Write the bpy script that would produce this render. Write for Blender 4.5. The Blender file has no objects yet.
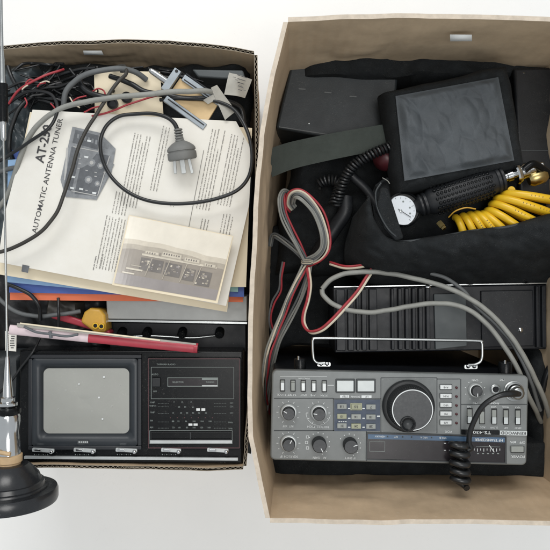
import bpy, math, random
from mathutils import Vector, Matrix, noise
random.seed(7)
sc=bpy.context.scene; COL=sc.collection
K=.0015; ZC=1.0
def P(px,py,z): return Vector(((px-275)*K*(ZC-z),(275-py)*K*(ZC-z),z))
def U(z): return K*(ZC-z)          # metres per photo pixel at height z
def lin(v):
    v/=255.; return v/12.92 if v<=.04045 else ((v+.055)/1.055)**2.4
# ---------------- materials
MATS={}
def mat(name,rgb,rough=.5,metal=0,var=.12,nscale=60,bump=0,bscale=300,coat=0,trans=0,wave=None,spec=.5,rgb2=None,lint=0,lcol=(150,148,142),lsc=900,fold=0):
    if name in MATS: return MATS[name]
    m=bpy.data.materials.new(name); m.use_nodes=True; nt=m.node_tree; N=nt.nodes; L=nt.links
    b=N['Principled BSDF']; col=[lin(x) for x in rgb]
    tc=N.new('ShaderNodeTexCoord')
    nz=N.new('ShaderNodeTexNoise'); nz.inputs['Scale'].default_value=nscale; nz.inputs['Detail'].default_value=6; nz.inputs['Roughness'].default_value=.65
    L.new(tc.outputs['Object'],nz.inputs['Vector'])
    rp=N.new('ShaderNodeValToRGB'); rp.color_ramp.elements[0].position=.3; rp.color_ramp.elements[1].position=.7
    if rgb2: c2=[lin(x) for x in rgb2]; a=c2; c=col
    else: a=[x*(1-var) for x in col]; c=[min(1,x*(1+var)) for x in col]
    rp.color_ramp.elements[0].color=(*a,1); rp.color_ramp.elements[1].color=(*c,1)
    L.new(nz.outputs['Fac'],rp.inputs['Fac']); L.new(rp.outputs['Color'],b.inputs['Base Color'])
    if lint:   # dust, lint and scuffs that belong to the surface itself
        n4=N.new('ShaderNodeTexNoise'); n4.inputs['Scale'].default_value=lsc; n4.inputs['Detail'].default_value=3; n4.inputs['Distortion'].default_value=1.5
        n5=N.new('ShaderNodeTexNoise'); n5.inputs['Scale'].default_value=lsc/25; n5.inputs['Detail'].default_value=4
        mm=N.new('ShaderNodeMath'); mm.operation='MULTIPLY'; L.new(tc.outputs['Object'],n4.inputs['Vector']); L.new(tc.outputs['Object'],n5.inputs['Vector'])
        r4=N.new('ShaderNodeMapRange'); r4.inputs['From Min'].default_value=.62; r4.inputs['From Max'].default_value=.72; r5=N.new('ShaderNodeMapRange'); r5.inputs['From Min'].default_value=.4; r5.inputs['From Max'].default_value=.65; r5.inputs['To Max'].default_value=lint
        L.new(n4.outputs['Fac'],r4.inputs['Value']); L.new(n5.outputs['Fac'],r5.inputs['Value']); L.new(r4.outputs['Result'],mm.inputs[0]); L.new(r5.outputs['Result'],mm.inputs[1])
        mx=N.new('ShaderNodeMix'); mx.data_type='RGBA'; L.new(mm.outputs[0],mx.inputs[0]); L.new(rp.outputs['Color'],mx.inputs[6]); mx.inputs[7].default_value=(*[lin(x) for x in lcol],1)
        L.new(mx.outputs[2],b.inputs['Base Color'])
    mr=N.new('ShaderNodeMapRange'); mr.inputs['To Min'].default_value=max(.02,rough*.8); mr.inputs['To Max'].default_value=min(1,rough*1.25)
    n2=N.new('ShaderNodeTexNoise'); n2.inputs['Scale'].default_value=nscale*2.3; n2.inputs['Detail'].default_value=8
    L.new(tc.outputs['Object'],n2.inputs['Vector']); L.new(n2.outputs['Fac'],mr.inputs['Value']); L.new(mr.outputs['Result'],b.inputs['Roughness'])
    b.inputs['Metallic'].default_value=metal; b.inputs['Coat Weight'].default_value=coat; b.inputs['Coat Roughness'].default_value=.08
    b.inputs['Specular IOR Level'].default_value=spec
    if trans: b.inputs['Transmission Weight'].default_value=trans
    if bump:
        n3=N.new('ShaderNodeTexNoise'); n3.inputs['Scale'].default_value=bscale; n3.inputs['Detail'].default_value=5
        L.new(tc.outputs['Object'],n3.inputs['Vector'])
        bp=N.new('ShaderNodeBump'); bp.inputs['Strength'].default_value=bump; bp.inputs['Distance'].default_value=.001
        L.new(n3.outputs['Fac'],bp.inputs['Height']); L.new(bp.outputs['Normal'],b.inputs['Normal'])
        if wave:
            w=N.new('ShaderNodeTexWave'); w.inputs['Scale'].default_value=wave; w.inputs['Distortion'].default_value=.6; w.bands_direction='X'
            L.new(tc.outputs['Object'],w.inputs['Vector']); ad=N.new('ShaderNodeMath'); ad.operation='ADD'
            L.new(w.outputs['Fac'],ad.inputs[0]); L.new(n3.outputs['Fac'],ad.inputs[1]); L.new(ad.outputs[0],bp.inputs['Height'])
    MATS[name]=m; return m
M=dict(
 table=mat('white_laminate',(240,240,238),.4,var=.02,nscale=6,bump=.05,bscale=200,lint=.18,lsc=260,lcol=(205,204,198)),
 card=mat('cardboard',(196,172,142),.85,var=.13,nscale=22,bump=.35,bscale=60,wave=30,lint=.5,lsc=260,lcol=(214,200,178)),
 cardin=mat('cardboard_inner',(194,174,146),.85,var=.15,nscale=22,bump=.4,bscale=60,wave=30,lint=.45,lsc=260,lcol=(208,194,172)),
 cutedge=mat('cardboard_cut_edge',(146,136,120),.9,var=.3,nscale=160,bump=.2),
 cardedge=mat('cardboard_edge',(196,184,168),.9,var=.15,nscale=120,bump=.2),
 flute=mat('cardboard_flute',(84,76,66),.95,var=.25,nscale=300),
 blk=mat('black_plastic',(27,29,32),.42,var=.2,bump=.08,bscale=900,spec=.35,lint=.25,lsc=900),
 blkg=mat('glossy_black_plastic',(15,17,19),.25,var=.15,bump=.02,spec=.2,lint=.25,lsc=700),
 blkm=mat('black_metal',(24,27,32),.42,var=.25,nscale=40,bump=.05,spec=.3,lint=.3,lsc=900),
 blkf=mat('black_fabric',(31,34,36),.95,var=.3,nscale=90,bump=.9,bscale=1300,spec=.25,lint=.35,lsc=1400),
 greyf=mat('dark_grey_mesh_fabric',(70,75,79),.5,var=.2,nscale=35,bump=.5,bscale=1800,spec=.35,lint=.15,lsc=1100),
 strap=mat('olive_grey_webbing',(68,74,70),.85,var=.1,nscale=80,bump=.5,bscale=1800,spec=.3),
 cable=mat('black_cable_sheath',(25,27,29),.34,var=.2,nscale=120,bump=.05),
 cableb=mat('brown_black_cord',(52,50,46),.5,var=.2,nscale=120,bump=.05),
 gcable=mat('grey_cable_sheath',(136,137,132),.55,var=.14,nscale=60,bump=.08,lint=.35,lsc=500,lcol=(100,98,92)),
 dgcable=mat('dark_grey_cable_sheath',(92,95,96),.55,var=.12,nscale=60,bump=.05),
 red=mat('red_wire',(160,52,60),.45,var=.15,nscale=90),
 cream=mat('cream_wire',(206,196,176),.5,var=.1,nscale=90),
 brown=mat('brown_wire',(86,60,48),.5,var=.1,nscale=90),
 panel=mat('grey_panel_paint',(113,117,117),.42,var=.08,nscale=45,bump=.08,bscale=2500,lint=.35,lsc=600,lcol=(150,152,148)),
 panel2=mat('grey_panel_recess',(102,106,106),.45,var=.05,nscale=90,bump=.08,bscale=2500),
 pline=mat('panel_groove',(58,62,64),.6,var=.05),
 white=mat('white_print',(214,218,218),.6,var=.04),
 silver=mat('silver_plastic',(178,182,182),.35,metal=.3,var=.08),
 chrome=mat('chrome',(205,207,208),.13,metal=1,var=.06,nscale=30,bump=.01),
 steel=mat('brushed_steel',(165,168,168),.3,metal=1,var=.1,nscale=50),
 knob=mat('knob_rubber',(34,37,39),.5,var=.12,nscale=200,bump=.1,bscale=1500),
 knobt=mat('knob_face',(43,46,49),.4,var=.06,nscale=200),
 bluep=mat('blue_print_panel',(50,63,82),.45,var=.08,nscale=60),
 blues=mat('blue_strip',(62,90,118),.4,var=.05),
 disp=mat('smoked_display_window',(38,35,38),.22,var=.15,nscale=40,spec=.3,lint=.15,lsc=900),
 keyt=mat('olive_key_cap',(150,152,128),.5,var=.1),
 keyg=mat('grey_key_cap',(140,144,140),.5,var=.08),
 lcdw=mat('white_button_cap',(192,198,198),.35,var=.05,nscale=80),
 paper=mat('aged_white_paper',(229,227,220),.85,var=.035,nscale=22,bump=.12,bscale=60,rgb2=(220,217,208),lint=.15,lsc=200,lcol=(206,192,160)),
 paper2=mat('yellowed_paper',(228,216,190),.85,var=.05,nscale=18,bump=.12,bscale=60),
 ink=mat('grey_ink',(118,116,112),.9,var=.2,nscale=400),
 inkd=mat('dark_ink',(72,72,74),.9,var=.1,nscale=400),
 halft=mat('halftone_grey',(134,137,140),.85,var=.22,nscale=130),
 halfd=mat('halftone_dark',(98,101,105),.85,var=.2,nscale=130),
 halfl=mat('halftone_light',(176,176,174),.85,var=.08,nscale=130),
 orange=mat('orange_card',(214,112,76),.7,var=.06,nscale=50),
 blue=mat('blue_card',(66,90,156),.6,var=.1,nscale=50),
 lblue=mat('pale_blue_card',(136,170,206),.6,var=.08,nscale=50),
 teal=mat('teal_card',(138,176,172),.7,var=.06),
 redc=mat('red_cover',(172,56,70),.4,var=.1,nscale=60),
 pinkc=mat('pale_pink_cover',(216,198,202),.45,var=.1,nscale=60),
 yellow=mat('yellow_plastic',(226,182,44),.4,var=.08,nscale=60,bump=.03),
 ygold=mat('ochre_plastic',(196,152,58),.4,var=.12,nscale=60),
 hose=mat('yellow_hose',(222,180,38),.32,var=.08,nscale=40,bump=.03),
 screen=mat('crt_glass',(153,154,149),.45,var=.05,nscale=16,spec=.3,lint=.3,lsc=500,lcol=(190,192,188)),
 tvb=mat('tv_bezel',(27,30,35),.4,var=.1,nscale=30,bump=.03),
 tvw=mat('tv_screen_surround',(40,45,50),.4,var=.1,nscale=30),
 rline=mat('dull_red_line',(96,62,66),.5),
 gline=mat('grey_line',(120,128,126),.5),
 tan=mat('tan_tape',(192,164,126),.6,var=.15,nscale=80,bump=.1),
 magnet=mat('dark_rubber_base',(33,35,38),.26,lint=.3,lsc=500,var=.2,nscale=50,bump=.05),
 wood=mat('tan_board',(205,178,134),.6,var=.1,nscale=40,bump=.05),
 alu=mat('dull_aluminium',(152,160,166),.38,metal=.55,var=.1,nscale=70),
 tagp=mat('grey_sticker',(160,158,150),.6,var=.12,nscale=60,bump=.2,bscale=150),
 plast=mat('grey_plastic_bag',(66,74,78),.3,var=.3,nscale=28,bump=.3,bscale=60),
 dcase=mat('charcoal_case',(41,46,49),.5,var=.2,nscale=30,bump=.1,bscale=900,lint=.3,lsc=700),
 gpanel=mat('slate_panel',(72,78,80),.5,var=.08,nscale=30,bump=.05),
 plug=mat('grey_plug_rubber',(110,111,109),.55,var=.08,nscale=80),
 dred=mat('dark_red_plastic',(70,26,32),.4,var=.2),
 gauge=mat('gauge_face',(206,212,218),.3,var=.03,coat=.5),
 brass=mat('brass',(178,160,110),.3,metal=1,var=.1),
 photo1=mat('photo_print_glare',(226,220,206),.2,var=.1,nscale=20,coat=.6),  # painted glare over the upper part of the print
 photo1b=mat('photo_print_cream_and_glare',(204,196,180),.2,var=.1,nscale=90,coat=.6),  # print details, and the middle step of the painted glare
 photo1c=mat('photo_print_beige_and_glare',(176,168,154),.2,var=.14,nscale=90,coat=.6),  # print details, and the last step of the painted glare
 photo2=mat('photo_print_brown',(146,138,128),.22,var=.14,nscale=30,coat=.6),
 photo3=mat('photo_print_mauve',(146,140,138),.22,var=.1,nscale=30,coat=.6),
 photo4=mat('photo_print_dark',(112,107,103),.22,var=.2,nscale=60,coat=.6),
 rack=mat('pale_grey_metal',(160,162,160),.42,metal=.2,var=.06,nscale=40,bump=.04),
)
# ---------------- mesh builder
class MB:
    def __init__(s): s.v=[]; s.f=[]; s.m=[]; s.mats=[]
    def mi(s,m):
        if isinstance(m,str): m=M[m]
        if m not in s.mats: s.mats.append(m)
        return s.mats.index(m)
    def add(s,vs,fs,m):
        o=len(s.v); i=s.mi(m); s.v+= [Vector(v) for v in vs]
        for f in fs: s.f.append([o+k for k in f]); s.m.append(i)
        return s
    def prism(s,top,bot,m):         # top / bot: lists of world points, same count (ccw from above)
        n=len(top); vs=list(top)+list(bot)
        fs=[list(range(n)),list(range(2*n-1,n-1,-1))]+[[(i+1)%n,i,n+i,n+(i+1)%n] for i in range(n)]
        return s.add(vs,fs,m)
    def slab(s,px,z,h,m):           # polygon in photo pixels AT height z, extruded straight down by h
        t=[P(a,b,z) for a,b in px]
        ar=sum(t[i].x*t[(i+1)%len(t)].y-t[(i+1)%len(t)].x*t[i].y for i in range(len(t)))
        if ar<0: t.reverse()
        return s.prism(t,[Vector((p.x,p.y,p.z-h)) for p in t],m)
    def rect(s,x0,y0,x1,y1,z,h,m,rot=0,r=0):
        cx,cy=(x0+x1)/2,(y0+y1)/2; w,hh=abs(x1-x0)/2,abs(y1-y0)/2
        if r:
            pts=[]
            for qx,qy,a0 in ((1,1,0),(-1,1,90),(-1,-1,180),(1,-1,270)):
                for k in range(5):
                    a=math.radians(a0+k*22.5); pts.append((qx*(w-r)+r*math.cos(a),qy*(hh-r)+r*math.sin(a)))
        else: pts=[(w,hh),(-w,hh),(-w,-hh),(w,-hh)]
        c,sn=math.cos(math.radians(rot)),math.sin(math.radians(rot))
        return s.slab([(cx+a*c-b*sn,cy+a*sn+b*c) for a,b in pts],z,h,m)
    def frame(s,x0,y0,x1,y1,t,z,h,m,rot=0):
        cx,cy=(x0+x1)/2,(y0+y1)/2
        def R(a,b):
            c,sn=math.cos(math.radians(rot)),math.sin(math.radians(rot)); a-=cx;b-=cy
            return (cx+a*c-b*sn,cy+a*sn+b*c)
        for q in ((x0,y0,x1,y0+t),(x0,y1-t,x1,y1),(x0,y0+t,x0+t,y1-t),(x1-t,y0+t,x1,y1-t)):
            s.slab([R(q[0],q[1]),R(q[2],q[1]),R(q[2],q[3]),R(q[0],q[3])],z,h,m)
        return s
    def lathe(s,o,ax,prof,m,seg=32):  # prof: list of (radius, height) or (radius,height,mat)
        ax=Vector(ax).normalized(); a=ax.orthogonal().normalized(); b=ax.cross(a)
        rings=[]
        for p in prof:
            r,h=p[0],p[1]; st=len(s.v)
            for k in range(seg):
                t=2*math.pi*k/seg; s.v.append(Vector(o)+ax*h+(a*math.cos(t)+b*math.sin(t))*r)
            rings.append(st)
        for j in range(len(prof)-1):
            mm=s.mi(prof[j+1][2] if len(prof[j+1])>2 else m)
            for k in range(seg):
                k2=(k+1)%seg; s.f.append([rings[j]+k,rings[j]+k2,rings[j+1]+k2,rings[j+1]+k]); s.m.append(mm)
        s.f.append([rings[0]+k for k in range(seg)][::-1]); s.m.append(s.mi(m))
        s.f.append([rings[-1]+k for k in range(seg)]); s.m.append(s.mi(prof[-1][2] if len(prof[-1])>2 else m))
        return s
    def tube(s,pts,r,m,seg=10,closed=False):
        n=len(pts); prev=None; st=len(s.v); mi=s.mi(m)
        rr=r if callable(r) else (lambda t:r)
        for i,p in enumerate(pts):
            t=(pts[min(i+1,n-1)]-pts[max(i-1,0)]).normalized()
            if prev is None: a=t.orthogonal().normalized()
            else:
                a=prev-t*prev.dot(t); a=a.normalized() if a.length>1e-6 else t.orthogonal().normalized()
            prev=a; b=t.cross(a); R=rr(i/(n-1))
            for k in range(seg):
                q=2*math.pi*k/seg; s.v.append(p+(a*math.cos(q)+b*math.sin(q))*R)
        for i in range(n-1):
            for k in range(seg):
                k2=(k+1)%seg; s.f.append([st+i*seg+k,st+i*seg+k2,st+(i+1)*seg+k2,st+(i+1)*seg+k]); s.m.append(mi)
        s.f.append([st+k for k in range(seg)][::-1]); s.m.append(mi)
        s.f.append([st+(n-1)*seg+k for k in range(seg)]); s.m.append(mi)
        return s
    def text(s,txt,px,py,z,size,ang,m,al='CENTER',sx=1,bold=0):
        c=bpy.data.curves.new('t','FONT'); c.body=txt; c.size=1; c.align_x=al; c.align_y='CENTER'; c.resolution_u=2; c.offset=bold
        o=bpy.data.objects.new('t',c); me=bpy.data.meshes.new_from_object(o)
        k=size*U(z); a=math.radians(ang); ce=P(px,py,z); st=len(s.v)
        for v in me.vertices:
            x,y=v.co.x*k*sx,v.co.y*k
            s.v.append(Vector((ce.x+x*math.cos(a)-y*math.sin(a),ce.y+x*math.sin(a)+y*math.cos(a),z)))
        mi=s.mi(m)
        for f in me.polygons: s.f.append([st+i for i in f.vertices]); s.m.append(mi)
        bpy.data.objects.remove(o); bpy.data.curves.remove(c); bpy.data.meshes.remove(me); return s
    def build(s,name,parent=None,smooth=40,bevel=0,solid=0,base=None):
        me=bpy.data.meshes.new(name); off=parent.matrix_world.translation if parent else Vector((0,0,0))
        if parent: off=Vector(parent['_w'])
        elif base is not None: off=Vector(base)
        me.from_pydata([tuple(v-off) for v in s.v],[],s.f); me.update()
        for m in s.mats: me.materials.append(m)
        me.polygons.foreach_set('material_index',s.m)
        if smooth:
            me.polygons.foreach_set('use_smooth',[True]*len(me.polygons)); me.set_sharp_from_angle(angle=math.radians(smooth))
        o=bpy.data.objects.new(name,me); COL.objects.link(o)
        if parent: o.parent=parent; o['_w']=tuple(off)
        else: o.location=off; o['_w']=tuple(off)
        if solid: md=o.modifiers.new('thick','SOLIDIFY'); md.thickness=solid; md.offset=0
        if bevel: md=o.modifiers.new('edge','BEVEL'); md.width=bevel; md.segments=3; md.limit_method='ANGLE'; md.angle_limit=math.radians(40)
        return o
def tag(o,label=None,cat=None,group=None,kind=None):
    if label: o['label']=label
    if cat: o['category']=cat
    if group: o['group']=group
    if kind: o['kind']=kind
    return o
def thing(name,label,cat,px,py,z,group=None):
    o=bpy.data.objects.new(name,None); COL.objects.link(o); o.empty_display_size=.02
    o.location=P(px,py,z); o['_w']=tuple(P(px,py,z)); return tag(o,label,cat,group)
def cr(pts,n=10):
    v=[P(*p) for p in pts]; v=[v[0]*2-v[1]]+v+[v[-1]*2-v[-2]]; out=[]
    for i in range(1,len(v)-2):
        for k in range(n):
            t=k/n; a,b,c,d=v[i-1],v[i],v[i+1],v[i+2]
            out.append(.5*((2*b)+(c-a)*t+(2*a-5*b+4*c-d)*t*t+(3*b-a-3*c+d)*t**3))
    out.append(v[-2]); return out
def cable(name,label,pts,r,m,cat='cable',group=None,n=10):
    """one loose cable, r in photo pixels at its own height"""
    w=cr(pts,n); R=r*U(pts[0][2]); b=w[0]; q0=len(COL.objects)*.37
    w=[p+Vector((fn((p.x,p.y,q0),26)+.5*fn((p.x,p.y,q0),70),fn((p.x,p.y,q0+4),26)+.5*fn((p.x,p.y,q0+4),70),.3*fn((p.x,p.y,q0+8),40)))*.0011 for p in w]
    o=MB().tube(w,R,m).build(name,base=b); return tag(o,label,cat,group)
def fn(p,s): return noise.noise(Vector(p)*s)
def vor(x,y,sc_,sd):
    d,_=noise.voronoi(Vector((x*sc_,y*sc_*.8+x*sc_*.5,sd))); return min(1,(d[1]-d[0])*1.3)
def pillow(q,z,h,th,m,nx=40,ny=30,amp=.004,fs=30,roll=.12,seed=0,crease=0):
    """cushion-like volume over a px quad (tl,tr,br,bl)"""
    s=MB(); tl,tr,br,bl=[Vector(P(*a,z)) for a in q]; vs=[]
    for j in range(ny+1):
        for i in range(nx+1):
            u,v=i/nx,j/ny; p=(tl*(1-u)+tr*u)*(1-v)+(bl*(1-u)+br*u)*v
            e=min(u,1-u,v*1.0,(1-v)*1.0)/roll; e=min(1,e); dome=math.sqrt(max(0,1-(1-e)**2))
            f=fn((p.x+seed,p.y,seed),fs)+.5*fn((p.x+seed,p.y,seed+3),fs*2.3)+.5*vor(p.x+seed,p.y,fs*.9,seed)
            if crease: f+=crease*(1-abs(fn((p.x*1.5+seed,p.y*.6+p.x*.8,seed+9),fs*1.4))*2.5)
            p=Vector((p.x+amp*.6*fn((p.x,p.y,seed+5),fs),p.y+amp*.6*fn((p.x,p.y,seed+7),fs),z-th*(1-dome)+h*dome*.3+amp*f*dome)); vs.append(p)
    W=nx+1; fsx=[[j*W+i,(j+1)*W+i,(j+1)*W+i+1,j*W+i+1] for j in range(ny) for i in range(nx)]
    rim=[i for i in range(W)]+[j*W+nx for j in range(1,ny+1)]+[ny*W+i for i in range(nx-1,-1,-1)]+[j*W for j in range(ny-1,0,-1)]
    n=len(vs); vs+=[Vector((vs[k].x,vs[k].y,z-th-.01)) for k in rim]; L=len(rim)
    fsx+=[[rim[k],rim[(k+1)%L],n+(k+1)%L,n+k] for k in range(L)]; fsx.append([n+k for k in range(L)][::-1])
    s.add(vs,fsx,m); return s
def sheet(q,zs,m,nx=24,ny=24,amp=.0012,fs=14,seed=0,back=.0006):
    """a thin sheet of paper over px quad; zs heights of corners tl,tr,br,bl"""
    c=[P(a[0],a[1],z) for a,z in zip(q,zs)]; vs=[]
    for j in range(ny+1):
        for i in range(nx+1):
            u,v=i/nx,j/ny; p=(c[0]*(1-u)+c[1]*u)*(1-v)+(c[3]*(1-u)+c[2]*u)*v
            vs.append(p+Vector((0,0,amp*fn((p.x+seed,p.y,seed),fs))))
    W=nx+1; s=MB(); s.add(vs,[[j*W+i,(j+1)*W+i,(j+1)*W+i+1,j*W+i+1] for j in range(ny) for i in range(nx)],m)
    n=len(vs); s.add([v-Vector((0,0,back)) for v in vs],[[j*W+i,j*W+i+1,(j+1)*W+i+1,(j+1)*W+i] for j in range(ny) for i in range(nx)],m)
    rim=[i for i in range(W)]+[j*W+nx for j in range(1,ny+1)]+[ny*W+i for i in range(nx-1,-1,-1)]+[j*W for j in range(ny-1,0,-1)]
    L=len(rim); i0=s.mi(m)
    for k in range(L): s.f.append([rim[k],rim[(k+1)%L],n+rim[(k+1)%L],n+rim[k]]); s.m.append(i0)
    return s
# ================= SETTING
tb=MB(); tb.add([(-3,-3,0),(3,-3,0),(3,3,0),(-3,3,0)],[[0,1,2,3]],'table'); tb.prism([Vector(v) for v in((-3,-3,-.001),(3,-3,-.001),(3,3,-.001),(-3,3,-.001))],[Vector(v) for v in((-3,-3,-.04),(3,-3,-.04),(3,3,-.04),(-3,3,-.04))],'table')
tag(tb.build('table_top',smooth=0),kind='structure')
# ================= BOXES
def res(pl,n):   # resample a polyline of Vectors evenly
    d=[0]
    for a,b in zip(pl,pl[1:]): d.append(d[-1]+(b-a).length)
    out=[]
    for k in range(n+1):
        t=d[-1]*k/n; i=max(j for j in range(len(d)-1) if d[j]<=t+1e-9) if t>0 else 0
        i=min(i,len(pl)-2); u=(t-d[i])/max(1e-9,d[i+1]-d[i]); out.append(pl[i].lerp(pl[i+1],u))
    return out
def wall(parent,rim,base,out,name='wall',th=.0045,flute=False,min_='cardin',mout='card',n=110,rows=36,bow=0,seed=0,label=None):
    """cardboard wall between rim polyline and base polyline; out = unit vector outwards"""
    A=res([Vector(p) for p in rim],n); B=res([Vector(p) for p in base],n); out=Vector(out); s=MB(); vi=[];vo=[]
    for j in range(rows+1):
        t=j/rows
        for i in range(n+1):
            p=A[i].lerp(B[i],t); w=(math.sin(math.pi*t)*bow+(.0030*fn((p.x*1+seed,p.y,p.z),14)+.0016*(1-abs(fn((p.x*.8+seed,p.y*.8,p.z*2.2),20))*4)*(1 if fn((p.x+seed,p.y,p.z+5),8)>.05 else .2)+.0008*fn((p.x+seed,p.y,p.z),70))*min(1,.25+t*3))*min(1,12*i/n,12*(n-i)/n)
            p=p+out*w; vi.append(p); vo.append(p+out*th)
    W=n+1; F=[[j*W+i,j*W+i+1,(j+1)*W+i+1,(j+1)*W+i] for j in range(rows) for i in range(n)]
    c=len(vi)
    # orientation is irrelevant for rendering; keep the two skins separate materials
    s.add(vi,F,min_); s.add(vo,[f[::-1] for f in F],mout)
    m=s.mi('cutedge' if flute else 'cardedge')
    if not flute:
        for i in range(n): s.f.append([i,c+i,c+i+1,i+1]); s.m.append(m)
    else:
        # liners with thickness + wavy medium
        for side,(src,sg) in enumerate(((0,1),(c,-1))):
            st=len(s.v)
            for i in range(n+1):
                s.v.append(s.v[src+i]+out*sg*.0007)
            st2=len(s.v)
            for i in range(n+1): s.v.append(s.v[src+i]+out*sg*.0007+Vector((0,0,-.012)))
            for i in range(n): s.f.append([src+i,st+i,st+i+1,src+i+1]); s.m.append(m); s.f.append([st+i,st2+i,st2+i+1,st+i+1]); s.m.append(s.mi('flute'))
        L=sum((A[i+1]-A[i]).length for i in range(n)); ns=int(L/.0011); R=res(A,ns); fm=s.mi('cutedge'); st=len(s.v)
        for k,p in enumerate(R):
            w=math.sin(k*.0011/.0058*2*math.pi+5*fn((k*.02,seed,0),1))*(th/2-.0010)*(.75+.6*fn((k*.05,seed,3),1)); q=p+out*(th/2+w)
            s.v+= [q+out*.0003+Vector((0,0,-.0003)),q-out*.0003+Vector((0,0,-.0003)),q+Vector((0,0,-.012))]
        for k in range(ns):
            a=st+3*k; b=a+3
            s.f.append([a,a+1,b+1,b]); s.m.append(fm); s.f.append([a,b,b+2,a+2]); s.m.append(s.mi('flute'))
    # ends and foot
    for i in (0,n):
        for j in range(rows): s.f.append([j*W+i,(j+1)*W+i,c+(j+1)*W+i,c+j*W+i]); s.m.append(m)
    o=s.build(name,parent,smooth=50); 
    if label: o['label']=label
    return o
lb=thing('cardboard_box','shallower cardboard box with dark corrugated cut rim holding the small television and papers','box',120,260,0)
zr=.247
def PB(px,py,z0=.003): # drop a rim point straight down
    v=P(px,py,zr); return Vector((v.x,v.y,z0))
top=[(-30,52),(0,50),(30,47),(70,44.5),(120,43.5),(170,44.5),(205,47.5),(235,51),(254,55)]
right=[(254,55),(255,110),(255,180),(253.5,260),(251.5,330),(248.5,395),(243,466)]
bot=[(-30,465),(30,464.5),(140,466),(200,467),(243,466)]
left=[(-30,52),(-34,250),(-30,465)]
wall(lb,[P(a,b,zr) for a,b in top],[PB(a,b)+Vector((0,-.004,0)) for a,b in top],(0,1,0),flute=True,n=90,seed=1)
wall(lb,[P(a,b,zr) for a,b in right],[PB(a,b)+Vector((-.006,0,0)) for a,b in right],(1,0,0),flute=True,th=.004,n=100,seed=2)
wall(lb,[P(a,b,zr) for a,b in bot],[PB(a,b)+Vector((0,.004,0)) for a,b in bot],(0,-1,0),flute=True,th=.004,n=90,seed=3,min_='card')
wall(lb,[P(a,b,zr) for a,b in left],[PB(a,b) for a,b in left],(-1,0,0),flute=True,n=60,seed=4)
s=MB(); a=P(-34,50,zr);b=P(254,467,zr); s.prism([Vector((a.x,b.y,.006)),Vector((b.x-.005,b.y,.006)),Vector((b.x-.005,a.y,.006)),Vector((a.x,a.y,.006))],[Vector((a.x,b.y,.002)),Vector((b.x-.005,b.y,.002)),Vector((b.x-.005,a.y,.002)),Vector((a.x,a.y,.002))],'cardin'); s.build('floor',lb)
w0=P(84,51.2,.232); s=MB(); s.add([w0+Vector((0,-.0004,.003)),w0+Vector((.021,-.0004,.003)),w0+Vector((.022,-.0035,-.003)),w0+Vector((-.001,-.003,-.003))],[[0,3,2,1]],'white'); s.build('torn_sticker',lb,solid=.0004)

rb=thing('cardboard_box','taller tan cardboard box with smooth rim holding the grey transceiver and air inflator','box',420,270,0)
zr2=.36
def bp(px,py,z): return P(px,py,z)
topr=[(288,22),(330,20),(400,18),(470,18.5),(550,21.5),(600,25)]
def down(pts,dx,dy,zz=.003):
    out=[]
    for a,b in pts: v=P(a,b,zr2); out.append(Vector((v.x+dx,v.y+dy,zz)))
    return out
leftr=[(288,22),(275,75),(264,135),(257,230),(253,330),(252,400),(253,437),(270,518)]
botr=[(270,518),(330,519.5),(430,519.5),(530,520.5),(600,521)]
rightr=[(600,25),(604,250),(600,521)]
wall(rb,[P(a,b,zr2) for a,b in topr],down(topr,.012,-.012),(0,1,0),seed=5,bow=.002)
bl=[]
for i,(a,b) in enumerate(leftr):
    v=P(a,b,zr2); sx=[.012,.020,.027,.030,.030,.030,.030,.014][i]
    bl.append(Vector((v.x+sx,v.y+(-.012 if i==0 else (.008 if i==len(leftr)-1 else 0)),.003)))
wall(rb,[P(a,b,zr2) for a,b in leftr],bl,(-1,0,0),seed=6,n=90,bow=.004,min_='card')
wall(rb,[P(a,b,zr2) for a,b in botr],down(botr,0,.010),(0,-1,0),seed=7,min_='card')
wall(rb,[P(a,b,zr2) for a,b in rightr],down(rightr,-.01,0),(1,0,0),seed=8)
s=MB(); a=P(262,24,zr2);b=P(600,515,zr2); s.prism([Vector((a.x+.02,b.y,.006)),Vector((b.x,b.y,.006)),Vector((b.x,a.y,.006)),Vector((a.x+.02,a.y,.006))],[Vector((a.x+.02,b.y,.002)),Vector((b.x,b.y,.002)),Vector((b.x,a.y,.002)),Vector((a.x+.02,a.y,.002))],'cardin'); s.build('floor',rb)
w0=P(449,36,.328); s=MB(); s.add([w0+Vector((0,0,.004)),w0+Vector((.022,0,.0035)),w0+Vector((.024,-.004,-.003)),w0+Vector((.002,-.0042,-.003))],[[0,3,2,1]],'white'); s.build('torn_sticker',rb,solid=.0005)
# ================= TRANSCEIVER (upside down, on its back, face up)
ZF=.30; A0=1.25; TU=180-A0
tr=thing('radio_transceiver','grey radio transceiver lying upside down and face up at the front of the tan box','radio',400,418,.02)
ca,sa=math.cos(math.radians(A0)),math.sin(math.radians(A0))
def RL(u,v): return (272+u*ca-v*sa,370+u*sa+v*ca)
s=MB(); W_,H_=256.8,90
q=[]
for qx,qy,a0 in ((W_,H_,0),(0,H_,90),(0,0,180),(W_,0,270)):
    r=5
    for k in range(6):
        a=math.radians(a0+k*18); q.append(RL(qx+(-r if qx else r)+r*math.cos(a),qy+(-r if qy else r)+r*math.sin(a)))
s.slab(q,ZF,.012,'panel'); s.build('front_panel',tr,bevel=.0018)
s=MB(); q=[RL(1.5,1.5),RL(W_-1.5,1.5),RL(W_-1.5,H_-1.5),RL(1.5,H_-1.5)]; s.slab(q,ZF-.013,.262,'blkm')
s.build('case',tr,bevel=.002)
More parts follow.
